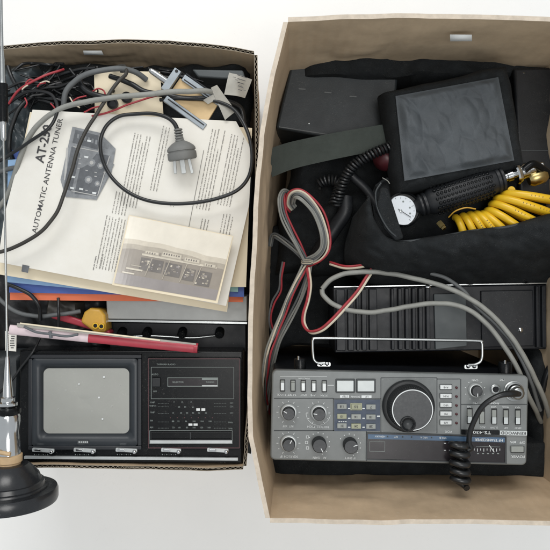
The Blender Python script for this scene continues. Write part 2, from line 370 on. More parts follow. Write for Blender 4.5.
# grooves (proud dark lines) and recess panels
s=MB(); zt=ZF+.0003
for x0,y0,x1,y1 in ((274,398,333,398.8),(274,430.2,366,431),(333,398.5,333.8,431),(333,398.4,381,399.2),(380.6,378,381.4,432),(381,377.4,437,378.2),(436.6,378,437.4,433),(437,378.6,460,379.4),(460.4,379,461.2,434),(461,404,528,404.8),(366,431,366.8,461),(506,437,506.8,464)):
    s.rect(x0,y0,x1,y1,zt,.0006,'pline')
s.build('panel_grooves',tr)
s=MB(); s.rect(334.3,399.6,380.2,431,ZF+.0006,.001,'bluep'); s.build('keypad_plate',tr)
s=MB(); s.rect(382.5,379.5,435.8,431.5,ZF+.0005,.001,'panel2',r=2); s.build('dial_plate',tr)
# display
s=MB(); s.rect(367,434.8,505.6,461,ZF+.0008,.001,'disp',rot=1.5); s.build('display_window',tr)
s=MB(); s.frame(366.3,434.2,506.2,461.8,.9,ZF+.0016,.0016,'pline',rot=1.5); s.build('display_bezel',tr)
s=MB(); s.slab([(368,434.2),(504.8,437.6),(504.8,442.4),(368,438.8)],ZF+.0012,.0008,'blues'); s.build('blue_strip',tr)
s=MB(); s.frame(369.5,441.5,385,451.5,.35,ZF+.0011,.0002,'gline',rot=1)
for k in range(9): s.rect(474+k*3.2,448.5,474.5+k*3.2,450.5+(k%2),ZF+.0011,.0002,'white')
s.slab([(489,445.5),(489.6,445.2),(494.5,452),(494,452.4)],ZF+.0013,.0002,'white'); s.slab([(476,446.2),(500,446.8),(500,447.1),(476,446.5)],ZF+.0011,.0002,'gline')
for k in range(5): s.rect(477+k*5,453,479+k*5,454,ZF+.0011,.0002,'gline')
for x in (444,449): 
    for y in (443,450): s.rect(x,y,x+2,y+.6,ZF+.0011,.0002,'white')
s.build('meter_scale',tr); s=MB()
s.text('HF TRANSCEIVER',489,439.9,ZF+.0014,3.6,TU-.3,'white',bold=.01); 
for tx,x in (('MEMORY',380),('RIT',396),('VFO A',424),('VFO B',443)): s.text(tx,x,434.7+(x-368)*.024+1.4,ZF+.0014,2.6,TU,'white')
for x in (387,402,411,431): s.rect(x,435.4+(x-368)*.024,x+1.3,436.8+(x-368)*.024,ZF+.0014,.0002,'pline')
s.build('display_print',tr)
# rocker switches upper left
for i,x in enumerate((282.5,293,303.3,313.8,324.3)):
    y=380+ i*.2
    s=MB(); s.rect(x-2.7,y-.6,x+2.7,y+11.6,ZF+.0004,.001,'blk'); s.rect(x-1.9,y+2.6,x+1.9,y+10.6,ZF+.005,.005,'silver' if i!=1 else 'keyg'); s.rect(x-1.9,y+.6,x+1.9,y+2.3,ZF+.002,.002,'keyg')
    s.build('rocker_switch',tr,bevel=.0006)
# two white band buttons
for x in (345.5,366.2):
    f=MB(); f.rect(x-10,378.8,x+9.6,392.8,ZF+.0012,.002,'pline',r=1); o=f.build('band_button',tr,bevel=.0004)
    s=MB(); s.rect(x-8.6,380.8,x+8.2,391.6,ZF+.0032,.0025,'lcdw'); s.build('button_cap',o,bevel=.0006)
# keypad 3x3
for r_,y in enumerate((406.8,416.8,426.2)):
    for c_,x in enumerate((342,356.2,371)):
        y2=y+(c_-1)*.3
        s=MB()
        if r_==0 and c_==1: s.rect(x-5.9,y2-3.6,x+5.9,y2+3.6,ZF+.0014,.001,'keyt')
        s.rect(x-4.7,y2-2.4,x+4.7,y2+2.4,ZF+.003,.003,'keyt' if (c_==1 and r_!=1) or (c_==0 and r_==1) else 'keyg')
        s.text(('1.8','3.5','7','10','14','18','21','24','28')[r_*3+c_],x,y2,ZF+.0033,3.4,TU,'inkd',bold=.02)
        s.build('band_key',tr,bevel=.0003)
s=MB()
for y in (408.5,418.3,427.3):
    for x in (349.2,363.6): s.rect(x-1.2,y-.5,x+1.2,y+.5,ZF+.001,.0003,'white')
s.rect(377,415.6,380,416.8,ZF+.001,.0003,'white')
for k in range(4): s.rect(338.5+k*2.2,421.3,340+k*2.2,422.1,ZF+.001,.0003,'white')
zt=ZF+.0006
def T(t,x,y,sz,m='white',b=.005): s.text(t,x,y,zt,sz,TU,m,bold=b)
for t,x,y in (('F.LOCK',281.5,394.6),('T-F SET',292,394.8),('SPLIT',303.5,395),('A=B',313,395.2),('SCAN',324,395.4),('STEP',345,396.4),('DOWN',355.5,396.6),('UP',367,396.6)): T(t,x,y,2.7)
s.rect(280,376.6,327,377,zt,.0002,'white'); T('FUNCTION',304,378.4,2.2); s.rect(327.5,385,334,385.5,zt,.0002,'white')
s.rect(340,395.2,349,397.8,zt,.0003,'white'); s.rect(361.5,395.4,371.5,398,zt,.0003,'white')
s.build('lettering',tr,smooth=0); s=MB()
for t,x,y in (('RIT  XIT',288,426),('NOTCH   M.CH',318,426.8),('SQUELCH  IF',289,456.5),('AF   GAIN',319.5,457.6),('IF SHIFT',350,458)): T(t,x,y,3.1)
for cx,cy in ((288.4,412.2),(318.3,413),(288.4,443.2)):
    for k in range(11):
        a=math.radians(-60+k*30); x,y=cx+11*math.cos(a),cy-11*math.sin(a); s.rect(x-.4,y-.4,x+.4,y+.4,zt,.0003,'white') if k%2 else s.rect(x-1,y-.25,x+1,y+.25,zt,.0003,'white',rot=-math.degrees(a))
for k in range(26):
    a=math.radians(185+k*6.4); x,y=318.3+12.2*math.cos(a),413-12.2*math.sin(a); s.rect(x-.8,y-.22,x+.8,y+.22,zt,.0003,'white',rot=-math.degrees(a)+90)
for cx,cy in ((318.5,443.8),(349.6,445)):
    for k in range(9):
        a=math.radians(-70+k*27); x,y=cx+11*math.cos(a),cy-11*math.sin(a); s.rect(x-.45,y-.45,x+.45,y+.45,zt,.0003,'white')
for a,b in ((307.5,437),(306.5,442.5),(307.5,448)): s.frame(a-1.4,b-1.4,a+1.4,b+1.4,.4,zt,.0003,'white')
s.build('lettering',tr,smooth=0); s=MB()
T('VOX',448.5,431.6,3.4)
for t,x,y in (('MIC',475,403,),('NB',469,406.6),('VOX',493.5,406.8),('PROC',505.5,407),('NAR',517.5,407.2),('AGC',482.5,427.2),('SLOW',494,427.5),('AIP',506,427.8),('SEND',518,428),('PHONES',494,403.2),('MIC',502,379.8),('GAIN',475,380.2)): T(t,x,y,2.7)
T('OFF     ON',517.5,442.2,3.3); s.rect(513.6,441.2,515.6,443.2,zt,.0003,'white'); T('POWER',518,456.5,3.9)
for k in range(9):
    a=math.radians(-60+k*37.5); x,y=475+10*math.cos(a),390.3-10*math.sin(a); s.rect(x-.4,y-.4,x+.4,y+.4,zt,.0003,'white')
s.build('lettering',tr,smooth=0)
s=MB(); s.rect(461.6,430.2,499.3,434.6,ZF+.0022,.002,'blkg',rot=1.2); s.text('TS-430S',480.5,432.3,ZF+.0025,4.2,TU,'white',sx=1.5,bold=.01); s.build('model_badge',tr)
s=MB(); s.rect(500,430.9,527,435.3,ZF+.0022,.002,'lcdw',rot=1.2); s.text('KENWOOD',513.5,433,ZF+.0025,4.1,TU,'inkd',sx=1.15,bold=.01); s.build('maker_badge',tr)
# concentric knobs
UF=U(ZF)
def knob(cx,cy,R,h,skirt=True,ptr=120,name='knob',tall=None):
    o=P(cx,cy,ZF); s=MB(); pr=[]
    if skirt: pr+=[(R*1.3*UF,0,'panel2'),(R*1.3*UF,.0035,'silver'),(R*1.16*UF,.0048,'silver'),(R*1.02*UF,.005,'silver')]
    pr+=[(R*UF,.001 if not skirt else .005),(R*.98*UF,h-.0012,'knob'),(R*.88*UF,h,'knob'),(R*.86*UF,h,'knobt'),(.0001,h-.0002,'knobt')]
    s.lathe(o,(0,0,1),pr,'knob',seg=36); k=s.build(name,tr,smooth=35)
    a=math.radians(ptr); d=Vector((math.cos(a),math.sin(a),0)); n=Vector((-d.y,d.x,0)); p0=o+Vector((0,0,h+.0004))
    m=MB(); m.add([p0+d*R*.35*UF+n*.0004,p0+d*R*.35*UF-n*.0004,p0+d*R*.92*UF-n*.0004,p0+d*R*.92*UF+n*.0004],[[0,1,2,3]],'white'); m.build('pointer',k); return k
knob(288.6,411.8,6.4,.012,True,150); knob(318.6,412.4,6.4,.012,True,170); knob(288.6,442.6,6.4,.012,True,60)
knob(318.8,443,7.2,.013,False,300); knob(349.8,444,7.2,.013,False,20); knob(475,390,5.6,.009,True,270)
# fluted grips on the two plain knobs are in the bump; main dial
o=P(408,405.6,ZF); s=MB()
s.lathe(o,(0,0,1),[(26*UF,0),(26*UF,.004),(25*UF,.0055),(23.6*UF,.0065),(22.6*UF,.0065),(22*UF,.008),(21*UF,.021),(20.4*UF,.0228),(19.9*UF,.0232,'knob'),(19.8*UF,.0233,'white'),(19.0*UF,.0233,'white'),(18.9*UF,.0232,'knobt'),(.0001,.0232,'knobt')],'knob',seg=72)
kd=s.build('tuning_dial',tr,smooth=35)
# knurl ribs
s=MB()
for k in range(60):
    a=2*math.pi*k/60; d=Vector((math.cos(a),math.sin(a),0)); s.tube([o+d*21.9*UF+Vector((0,0,.009)),o+d*21.1*UF+Vector((0,0,.0205))],.0005,'knob',seg=5)
s.build('grip_ribs',kd)
s=MB(); o2=P(407.8,424,ZF+.0235); UU=U(ZF+.0235)
s.lathe(o2,(0,0,1),[(7.8*UU,-.001,'knob'),(7.8*UU,.0016,'knob'),(7.2*UU,.0022,'knob'),(6.4*UU,.0020,'blkg'),(4.6*UU,.0006,'blkg'),(2.2*UU,-.0002,'knob'),(.0001,-.0004,'knob')],'knob',seg=32); s.build('finger_dimple',kd,smooth=60)
# right column buttons with lamps
for i,y in enumerate((387,395.9,404.8,413.5,422.4)):
    x=446; s=MB(); s.rect(x-6.3,y-2.9,x+6.3,y+2.9,ZF+.0004,.001,'pline'); s.rect(x-5.8,y-2,x+5.8,y+2.4,ZF+.0035,.003,'silver'); s.text(('A=B','M.IN','VFO','MR','A/B')[i],x,y+.4,ZF+.0038,2.7,TU,'inkd',bold=.0)
    s.build('push_button',tr,bevel=.0004)
    s=MB(); s.lathe(P(456.3,y+.5,ZF),(0,0,1),[(1.25*UF,0),(1.25*UF,.0012),(.6*UF,.0018),(.0001,.002)],'dred',seg=14); s.build('indicator_lamp',tr)
# slide switches
for i,x in enumerate((469.8,482.2,494.3,506,518)):
    y=408.6+i*.25; s=MB(); s.rect(x-2.9,y-.6,x+2.9,y+15.4,ZF+.0004,.001,'blk')
    if i==1: s.rect(x-2.2,y+3,x+2.2,y+14.6,ZF+.002,.002,'keyg')
    else:
        s.prism([*(lambda a:a)([P(x-2.1,y+14.6,ZF+.005),P(x+2.1,y+14.6,ZF+.005),P(x+2.1,y+8,ZF+.003),P(x-2.1,y+8,ZF+.003)])],[P(x-2.1,y+14.6,ZF),P(x+2.1,y+14.6,ZF),P(x+2.1,y+8,ZF),P(x-2.1,y+8,ZF)],'lcdw')
        s.rect(x-2.1,y+1,x+2.1,y+7.9,ZF+.0028,.002,'keyg')
    s.build('rocker_switch',tr,bevel=.0003)
s=MB(); s.rect(510.6,445.8,524.6,453,ZF+.0004,.001,'pline'); s.rect(511.4,446.6,523.8,452.3,ZF+.004,.004,'keyg'); s.build('power_button',tr,bevel=.0008)
s=MB(); s.lathe(P(495.2,389.2,ZF),(0,0,1),[(5*UF,0),(5*UF,.0012),(4.2*UF,.0018),(3*UF,.0018),(2.9*UF,.0010,'blk'),(.0001,.0009,'blk')],'steel',seg=28); s.build('phone_jack',tr)
s=MB(); s.lathe(P(513.8,390.8,ZF),(0,0,1),[(10*UF,0),(10*UF,.001,'pline'),(9*UF,.0012),(8.8*UF,.004),(7.6*UF,.0045),(7.4*UF,.003,'blk'),(.0001,.003,'blk')],'steel',seg=32); s.build('microphone_socket',tr)
# feet + bail on the side that faces up the picture
yw=P(400,373,ZF).y
for x,yy,R in ((300,368.5,6.2),(505,372.5,7)):
    p=P(x,yy,ZF-.018); p.y=P(x,yy+1,ZF).y; s=MB(); u=UF; s.lathe(p+Vector((0,-.003,0)),(0,1,0),[(R*u,0),(R*u,.010),(R*.9*u,.0125),(R*.72*u,.013,'blkg'),(R*.70*u,.0115,'blkg'),(.0001,.0115,'blkg')],'blkg',seg=28)
    s.tube([p+Vector((-.002,.0085,R*u*.8)),p+Vector((-.002,.0125,R*u*.78))],.0012,'chrome',seg=8)
    s.build('foot',tr)
zb=.285
s=MB(); w=cr([(325,363,zb),(318,363,zb),(314.2,360,zb),(313,354,zb),(312.6,344,zb),(313.2,339.6,zb),(318,338.2,zb),(360,338.6,zb),(430,339.8,zb),(477,340.8,zb),(481.4,342.6,zb),(482.2,348,zb),(482,357,zb),(480,362,zb),(475,364.5,zb),(468,365,zb)],8)
s.tube(w,1.5*U(zb),'steel',seg=12); s.build('bail_stand',tr)
for x,y in ((324,364),(471,366.5)):
    s=MB(); s.rect(x-6.5,y-1.6,x+6.5,y+2.4,zb-.001,.003,'steel',r=1.2)
    for dx in (-3,3): s.lathe(P(x+dx,y,zb-.001),(0,.35,1),[(2*UF,0),(2*UF,.0015),(1.2*UF,.0025),(.0001,.0027)],'chrome',seg=14)
    s.build('bail_clip',tr)
# microphone plug + coiled lead
mc=thing('coiled_microphone_lead','black coiled microphone lead plugged into the round chrome socket of the grey transceiver','cable',516,392,ZF)
s=MB(); s.lathe(P(514.5,391.5,ZF+.002),(0,0,1),[(7*UF,0),(7*UF,.006),(6.2*UF,.0065),(6.2*UF,.011),(5*UF,.0125),(3*UF,.013),(.0001,.0132)],'steel',seg=28); s.build('plug',mc)
s=MB(); w=cr([(519,394,ZF+.014),(513,393.5,ZF+.022),(503,394.5,ZF+.027),(492,399,ZF+.027),(482,407,ZF+.024),(475,419,ZF+.02),(470,432,ZF+.016),(469,443,ZF+.014),(471,448,ZF+.013),(467,450,ZF+.012)],10)
s.tube(w,lambda t:(2.6+.9*math.exp(-((t-.12)/.1)**2))*UF,'cable',seg=12); s.build('straight_lead',mc)
s=MB(); pts=[]; n=5; a_=P(458,442,ZF+.014); b_=P(459.5,485,ZF+.006); ax=(b_-a_); 
for k in range(int(n*28)+1):
    t=k/(n*28); th=2*math.pi*n*t; r=(7.6 if .06<t<.95 else 6.3)*UF
    c=a_+ax*t+Vector((0,.004*math.sin(0),0)); pts.append(c+Vector((math.cos(th)*r,-math.cos(th)*r*.38+.0006*math.sin(t*9),math.sin(th)*r*.8+.004)))
s.tube(pts,3.2*UF,'cable',seg=10); s.build('coil',mc)
# ================= RIGHT BOX CONTENTS
# heatsink amplifier
hz=.235; hs=thing('finned_amplifier','black finned metal power unit lying behind the wire stand of the grey transceiver','amplifier',440,318,.02)
s=MB(); s.slab([(333,288),(560,284),(560,349),(335,353)],hz,.20,'blkm'); s.build('case',hs,bevel=.0015)
def fins(xs,y0,y1):
    for x,w in xs:
        m=MB(); d=(x-333)*-.017; m.slab([(x,y0+d),(x+w,y0+d),(x+w+.6,y1+d),(x+.6,y1+d)],hz+.006,.0075,'blkm'); m.build('fin',hs,bevel=.0008)
fins(((336,9),(347.5,6),(356,3),(361.5,5),(369,8),(391,3),(398,4),(405,4),(412,3.5),(418.5,4),(426,4),(536,3),(542,4)),289.5,351)
s=MB(); s.slab([(434,294),(466,293.5),(467,346),(435.5,349.5)],hz+.0035,.004,'gpanel'); s.build('cover_plate',hs,bevel=.0006)
s=MB(); s.slab([(481,291),(533,290),(534,346),(482,347.5)],hz+.0030,.004,'blkm'); s.build('end_plate',hs,bevel=.0008)
for x,y in ((520.5,330),(428,287)):
    s=MB(); s.lathe(P(x,y,hz+.003),(0,0,1),[(2.4*U(hz),0),(2.4*U(hz),.0012),(1.4*U(hz),.002),(.0001,.0021)],'chrome',seg=12); s.build('screw',hs)
s=MB(); s.slab([(334,286.5),(552,282.6),(552,283.6),(334,287.5)],hz+.0012,.004,'steel'); s.build('edge_trim',hs)
for x,y in ((364.5,284),(523.5,281)):
    s=MB(); s.lathe(P(x,y+2,hz-.006),(0,.6,.8),[(4.2*U(hz),0),(4.2*U(hz),.014,),(3.4*U(hz),.0155),(.0001,.0155)],'blkg',seg=20)
    s.lathe(P(x,y-1.5,hz+.0048),(0,.6,.8),[(1.6*U(hz),0),(1.6*U(hz),.004),(.0001,.0045)],'chrome',seg=12); s.build('terminal_post',hs)
# dark cases at the back
fc=thing('flat_equipment_case','flat charcoal case with three small slots at the upper left of the tan box','case',335,100,.02)
s=MB(); s.slab([(292,60),(398,76),(392,150),(276,128)],.225,.19,'dcase'); s.build('body',fc,bevel=.003)
for x,y in ((302,89),(328,92.5),(353,96.5)):
    s=MB(); s.rect(x-3.5,y-.6,x+3.5,y+.6,.2258,.0012,'dgcable',rot=4); s.build('slot',fc)
for x,y in ((309,123.5),(343,72.5),(349,73.5)):
    s=MB(); s.lathe(P(x,y,.2252),(0,0,1),[(1.1*U(.225),0),(.8*U(.225),.0008),(.0001,.001)],'steel',seg=10); s.build('screw',fc)
s=MB(); s.slab([(279,126.3),(345,136.6),(345,137.6),(279,127.3)],.2262,.001,'dgcable'); s.slab([(296,61.5),(396,77),(396,77.6),(296,62.1)],.2262,.001,'dgcable'); s.build('lid_seam',fc)
s=pillow([(292,46),(600,44),(600,82),(300,75)],.235,.012,.03,'blkf',nx=70,ny=14,amp=.008,fs=25,seed=3); tag(s.build('cloth_filler',base=P(420,60,.1)),'black cloth stuffed along the far wall of the tan box','cloth')
s=MB(); s.slab([(300,140),(395,128),(395,250),(285,260)],.14,.12,'blk'); s.slab([(512,60),(600,58),(600,180),(516,176)],.25,.2,'blk'); 
del s
s=pillow([(290,140),(400,120),(405,280),(275,275)],.19,.012,.03,'blkf',nx=50,ny=60,amp=.016,fs=22,seed=8); tag(s.build('cloth_filler',base=P(330,220,.1)),'black cloth lying beneath the striped wire bundle in the tan box','cloth')
bx=thing('equipment_case','plain black case in the far right corner of the tan box','case',550,110,.02)
s=MB(); s.slab([(514,68),(600,66),(600,200),(520,196)],.25,.22,'blk'); s.build('body',bx,bevel=.003)
s=MB(); s.slab([(514.6,150),(598,150.5),(598,151.3),(514.6,150.8)],.2506,.001,'pline'); s.build('seam',bx); s=MB(); s.lathe(P(524,73,.25),(0,0,1),[(1.1*U(.25),0),(.0001,.0012)],'steel',seg=10); s.build('screw',bx)
# strap
def ribbon(name,label,cat,cl,wd,m,th=.0015,tilt=0,n=8,parent=None):
    c=cr(cl,n); s=MB(); vs=[]; N=len(c)
    for i,p in enumerate(c):
        t=(c[min(i+1,N-1)]-c[max(i-1,0)]).normalized(); sd=Vector((-t.y,t.x,0)).normalized(); W=(wd[0]+(wd[1]-wd[0])*i/(N-1))/2*U(p.z)
        sd=(sd*math.cos(tilt)+Vector((0,0,1))*math.sin(tilt)); nn=t.cross(sd).normalized()*th/2
        vs+=[p+sd*W+nn,p-sd*W+nn,p-sd*W-nn,p+sd*W-nn]
    f=[[4*i+a,4*i+(a+1)%4,4*i+4+(a+1)%4,4*i+4+a] for i in range(N-1) for a in range(4)]+[[3,2,1,0],[4*N-4,4*N-3,4*N-2,4*N-1]]
    s.add(vs,f,m); o=s.build(name,parent=parent,base=c[0]); 
    return tag(o,label,cat) if label else o
ribbon('webbing_strap','wide olive grey webbing strap across the flat charcoal case','strap',[(268,164,.235),(290,156,.24),(320,149,.243),(350,143,.246),(378,138,.25),(400,134,.245)],(27,24),'strap',tilt=.12)
# mesh fronted bag
bg=thing('mesh_fronted_bag','square black fabric bag with a dark grey mesh panel behind the air inflator','bag',455,120,.06)
s=pillow([(384,88),(513,60),(531,168),(398,196)],.285,.006,.03,'blkf',nx=60,ny=50,amp=.004,fs=30,roll=.1,seed=11); s.build('body',bg)
s=MB(); q=[(396,95.5),(499,76.5),(515,160),(405,180.5)]; nx,ny=110,90; vs=[]
for j in range(ny+1):
    for i in range(nx+1):
        u,v=i/nx,j/ny; x=(q[0][0]*(1-u)+q[1][0]*u)*(1-v)+(q[3][0]*(1-u)+q[2][0]*u)*v; y=(q[0][1]*(1-u)+q[1][1]*u)*(1-v)+(q[3][1]*(1-u)+q[2][1]*u)*v
        p=P(x,y,.2935); e=min(1,min(u,1-u,v,1-v)*12); e=e*e*(3-2*e)
        f=1-abs(fn((p.x*1.1+.5*p.y,p.y*1.0,2.2),26))*6; g=1-abs(fn((p.x*.5-.9*p.y,p.y+p.x*.6,7.2),34))*6
        p.z+=-.0022*(1-e)+e*(.0062*vor(p.x+.012*fn((p.x,p.y,1),20),p.y,30,1)+.0026*vor(p.x,p.y+.3,62,5)+.006*fn((p.x,p.y,4),16)-.0005); vs.append(p)
W=nx+1; n0=len(vs); vs+=[v-Vector((0,0,.0015)) for v in vs]
F=[[j*W+i,(j+1)*W+i,(j+1)*W+i+1,j*W+i+1] for j in range(ny) for i in range(nx)]; F+=[[n0+k for k in f[::-1]] for f in F]
s.add(vs,F,'greyf'); s.build('mesh_panel',bg,smooth=60)
# corrugated hose/coil
def helix(cl,R,r,turns,m,seg=8,n=12,per=16):
    c=cr(cl,n); N=len(c); d=[0]
    for a,b in zip(c,c[1:]): d.append(d[-1]+(b-a).length)
    tot=turns*per; pts=[]
    for k in range(tot+1):
        t=d[-1]*k/tot; i=max(0,min(N-2,max(j for j in range(N) if d[j]<=t+1e-9))); u=(t-d[i])/(d[i+1]-d[i]) if d[i+1]>d[i] else 0; u=min(u,1)
        p=c[i].lerp(c[i+1],u); T_=(c[min(i+2,N-1)]-c[max(i-1,0)]).normalized(); S=Vector((-T_.y,T_.x,0)).normalized(); Z=T_.cross(S)
        th=2*math.pi*turns*k/tot; pts.append(p+S*math.cos(th)*R+Z*math.sin(th)*R)
    return pts
s=MB(); pts=helix([(392,146,.262),(372,154,.262),(356,164,.258),(346,176,.252),(340,192,.246),(336,206,.238)],.0048,.0017,26,'cable'); s.tube(pts,.0016,'cable',seg=7)
tag(s.build('spiral_cable',base=pts[0]),'black tightly coiled cord coming down from beside the mesh bag','cable')
s=MB(); pts=helix([(334,204,.242),(340,184,.236),(328,180,.232),(318,184,.228)],.0055,.0016,14,'cable'); s.tube(pts,.0015,'cable',seg=7); tag(s.build('spiral_cable',base=pts[0]),'short dark coiled cord end beside the striped wire loop','cable')
cable('rubber_hose','thick dark rubber hose curving down right of the striped wire loop',[(346,196,.235),(345,212,.235),(335,228,.23),(322,246,.225),(312,262,.215)],7.5,'blk',cat='hose')
cable('rubber_hose','dark rubber hose passing below the pressure gauge pouch',[(352,175,.24),(366,190,.238),(380,215,.235),(392,240,.23),(410,256,.22)],4.5,'blk',cat='hose')
# red torch
to=thing('red_lamp','dark red plastic lamp half hidden left of the mesh bag','lamp',378,166,.2)
s=MB(); s.lathe(P(384,160,.246),(-.5,-.5,.35),[(.013,-.01),(.014,0),(.013,.004),(.009,.008),(.0001,.010)],'dred',seg=24); s.build('lens',to)
s=MB(); s.lathe(P(387,157,.241),(-.5,-.5,.35),[(.011,-.03),(.015,-.012),(.0155,0),(.0145,.0015)],'blk',seg=24); s.build('housing',to)
cable('twisted_wire','thin pale grey bent wire end beside the pressure gauge',[(383,178,.262),(388,181,.266),(390,184,.268)],.5,'gcable',cat='wire')
# air inflator
ai=thing('air_inflator_gun','black knobbly tyre inflator handle with round white pressure gauge','inflator',440,195,.25)
zg=.275; c0=P(400.5,211,zg)
s=MB(); s.lathe(P(400.5,211,zg-.018),(0,0,1),[(.016,0),(.0185,.004),(.0195,.016),(.0188,.0195),(.0172,.0205),(.0166,.0185),(.0001,.0184)],'blkg',seg=48); s.build('gauge_housing',ai)
s=MB(); s.lathe(P(400.5,211,zg),(0,0,1),[(.0165,.0008),(.0165,.0012),(.0001,.0012)],'gauge',seg=48)
for k in range(13):
    a=math.radians(-45+k*22.5); d=Vector((math.cos(a),math.sin(a),0)); q=c0+Vector((0,0,.0016)); n=Vector((-d.y,d.x,0))*.0002; L=.0022 if k%3==0 else .0012
    s.add([q+d*.0150+n,q+d*.0150-n,q+d*(.015-L)-n,q+d*(.015-L)+n],[[0,1,2,3]],'inkd')
for a in (20,-15,75): s.lathe(c0+Vector((math.cos(math.radians(a))*.0105,math.sin(math.radians(a))*.0105,.0014)),(0,0,1),[(.0010,0),(.0010,.0002)],'gline',seg=10)
s.build('gauge_dial',ai)
s=MB(); s.tube([c0+Vector((-.003,.002,.0024)),c0+Vector((.011,-.007,.0024))],.00035,'inkd',seg=6); s.lathe(c0+Vector((0,0,.0014)),(0,0,1),[(.0017,0),(.0015,.0014),(.0001,.0018)],'steel',seg=14); s.build('needle',ai)
pa=P(418,206,zg-.004); pb=P(503,178,zg+.001); ax=(pb-pa); L=ax.length; axn=ax.normalized()
s=MB(); s.lathe(pa,axn,[(.008,-.004),(.0095,0),(.0125,.002),(.0125,.004),(.0108,.005),(.0128,.0065),(.0128,.009),(.0118,.010),(.0145,.014),(.0158,L*.4),(.0158,L*.75),(.0135,L*.9),(.0145,L*.91),(.0145,L*.94),(.013,L*.95),(.0142,L*.96),(.0142,L*.985),(.011,L*1.0),(.0001,L*1.002)],'blk',seg=32)
side=axn.cross(Vector((0,0,1))).normalized(); upv=side.cross(axn)
s.build('handle',ai)
s=MB()
for r_ in range(-4,5):
    for k in range(15):
        a=r_*.34; t=L*(.2+.68*(k+(.5 if r_%2 else 0))/15.5); d=upv*math.cos(a)+side*math.sin(a)
        R=.0152 if t<L*.8 else .0145; s.lathe(pa+axn*t+d*R,d,[(.0019,0),(.0017,.0012),(.0009,.0017),(.0001,.0017)],'blkg',seg=8)
o=s.build('grip_studs',ai)
s=MB(); s.lathe(pb,axn,[(.0052,-.001),(.0052,.004),(.0062,.0045),(.0062,.010),(.0045,.0105),(.0045,.013),(.0115,.0132),(.0125,.015),(.0115,.018),(.0075,.019),(.0088,.0195),(.0088,.027),(.006,.028),(.0068,.0285),(.0068,.034),(.004,.035),(.004,.044),(.0030,.045),(.0001,.0455)],'chrome',seg=18); s.build('fitting',ai,smooth=30)
s=MB(); s.lathe(pb+axn*.030+Vector((.004,-.010,-.004)),axn,[(.006,-.004),(.0085,0),(.0085,.012),(.006,.016),(.0001,.016)],'brass',seg=18); s.build('brass_coupler',ai)
cable('air_lead','small black hose leading off the chrome inflator fitting',[(524,170,.285),(533,164,.285),(541,168,.28),(552,176,.27)],4,'blkg',cat='hose')
s=MB(); s.lathe(P(441,225,.278),(.35,-.5,.3),[(.0035,-.004),(.0035,.003),(.0028,.0035),(.0028,.006),(.0001,.006)],'brass',seg=6); tag(s.build('brass_nozzle',base=P(441,225,.278)),'tiny brass nozzle between the gauge and the yellow hose','nozzle')
cable('yellow_wire','thin dull yellow wire arched below the knobbly black handle',[(448,217,.272),(455,211,.28),(465,208,.283),(475,209,.28)],.7,'ygold',cat='wire')
# yellow coil hose
yh=thing('coiled_air_hose','bright yellow coiled air hose lying right of the pressure gauge','hose',500,212,.25)
pts=[]; turns=9; per=40
for k in range(turns*per+1):
    t=k/(turns*per); i=t*turns
    # ring centres and ring in-plane axis rotate as the coil opens
    if t<.5: u=t/.5; cx=458+u*44; cy=233-u*2
    else: u=(t-.5)/.5; cx=502+u*38; cy=231-u*38
    phi=math.radians(100+ (t**1.1)*74); R=(.0175+.0135*min(1,t*1.3)); z0=.255+.022*t
    a=Vector((math.cos(phi),math.sin(phi),0)); th=2*math.pi*i
    pts.append(P(cx,cy,z0)+a*R*math.cos(th)+Vector((0,0,1))*R*.62*math.sin(th))
s=MB(); s.tube(pts,.0041,'hose',seg=12); s.build('coil',yh)
s=MB()
for i0 in (2.17,3.17,6.2,7.2,8.2):
    for w_ in range(10):
        if w_ in (4,): continue
        k=int((i0+.012*w_+.03)*per*1.0); k=min(k,len(pts)-2)
        fk=(i0+.018*w_)*per; k=int(fk); q=pts[k].lerp(pts[k+1],fk-k); T_=(pts[k+1]-pts[k-1]).normalized(); S=T_.cross(Vector((0,0,1))).normalized(); Nn=S.cross(T_)
        q=q+Nn*.00418; s.add([q+S*.0008+T_*.00028,q+S*.0008-T_*.00028,q-S*.0008-T_*.00028,q-S*.0008+T_*.00028],[[0,1,2,3]],'inkd')
s.build('printed_marks',yh)
# front pouch that holds the inflator
fp=thing('fabric_pouch','black fabric pouch in front of the inflator with the yellow hose tucked in it','pouch',460,250,.06)
def strip_surface(top,bot,zt,zb,m,n=70,rows=16,amp=.003,seed=0,puff=.01):
    A=cr([(a,b,zt) for a,b in top],14); B=cr([(a,b,zb) for a,b in bot],14); A=res(A,n); B=res(B,n); vs=[]
    for j in range(rows+1):
        t=j/rows
        for i in range(n+1):
            p=A[i].lerp(B[i],t); p=p+Vector((0,0,puff*math.sin(math.pi*t**.75)+amp*(fn((p.x*.7+seed,p.y*1.6,seed),32)+.5*fn((p.x+seed,p.y*2.4+p.x,seed),60)+.5*vor(p.x+seed,p.y*1.3,24,seed))*min(1,t*6+.2))); vs.append(p)
    W=n+1; s=MB(); s.add(vs,[[j*W+i,(j+1)*W+i,(j+1)*W+i+1,j*W+i+1] for j in range(rows) for i in range(n)],m); return s
s=strip_surface([(368,196),(374,222),(392,241),(430,238),(470,231),(510,226),(545,216),(600,205)],[(352,220),(345,262),(372,284),(430,287),(480,286),(530,286),(560,286),(600,286)],.294,.225,'blkf',amp=.011,seed=21,puff=.022,n=90,rows=24); s.build('front_flap',fp,solid=.003,smooth=70)
s=MB(); s.tube(cr([(368,196,.292),(374,222,.2935),(392,241,.2945),(430,238.5,.2945),(470,231.5,.2945),(510,226.5,.2945),(545,216.5,.2945),(600,206,.2945)],12),.0017,'dcase',seg=8); s.build('bound_edge',fp,smooth=60)
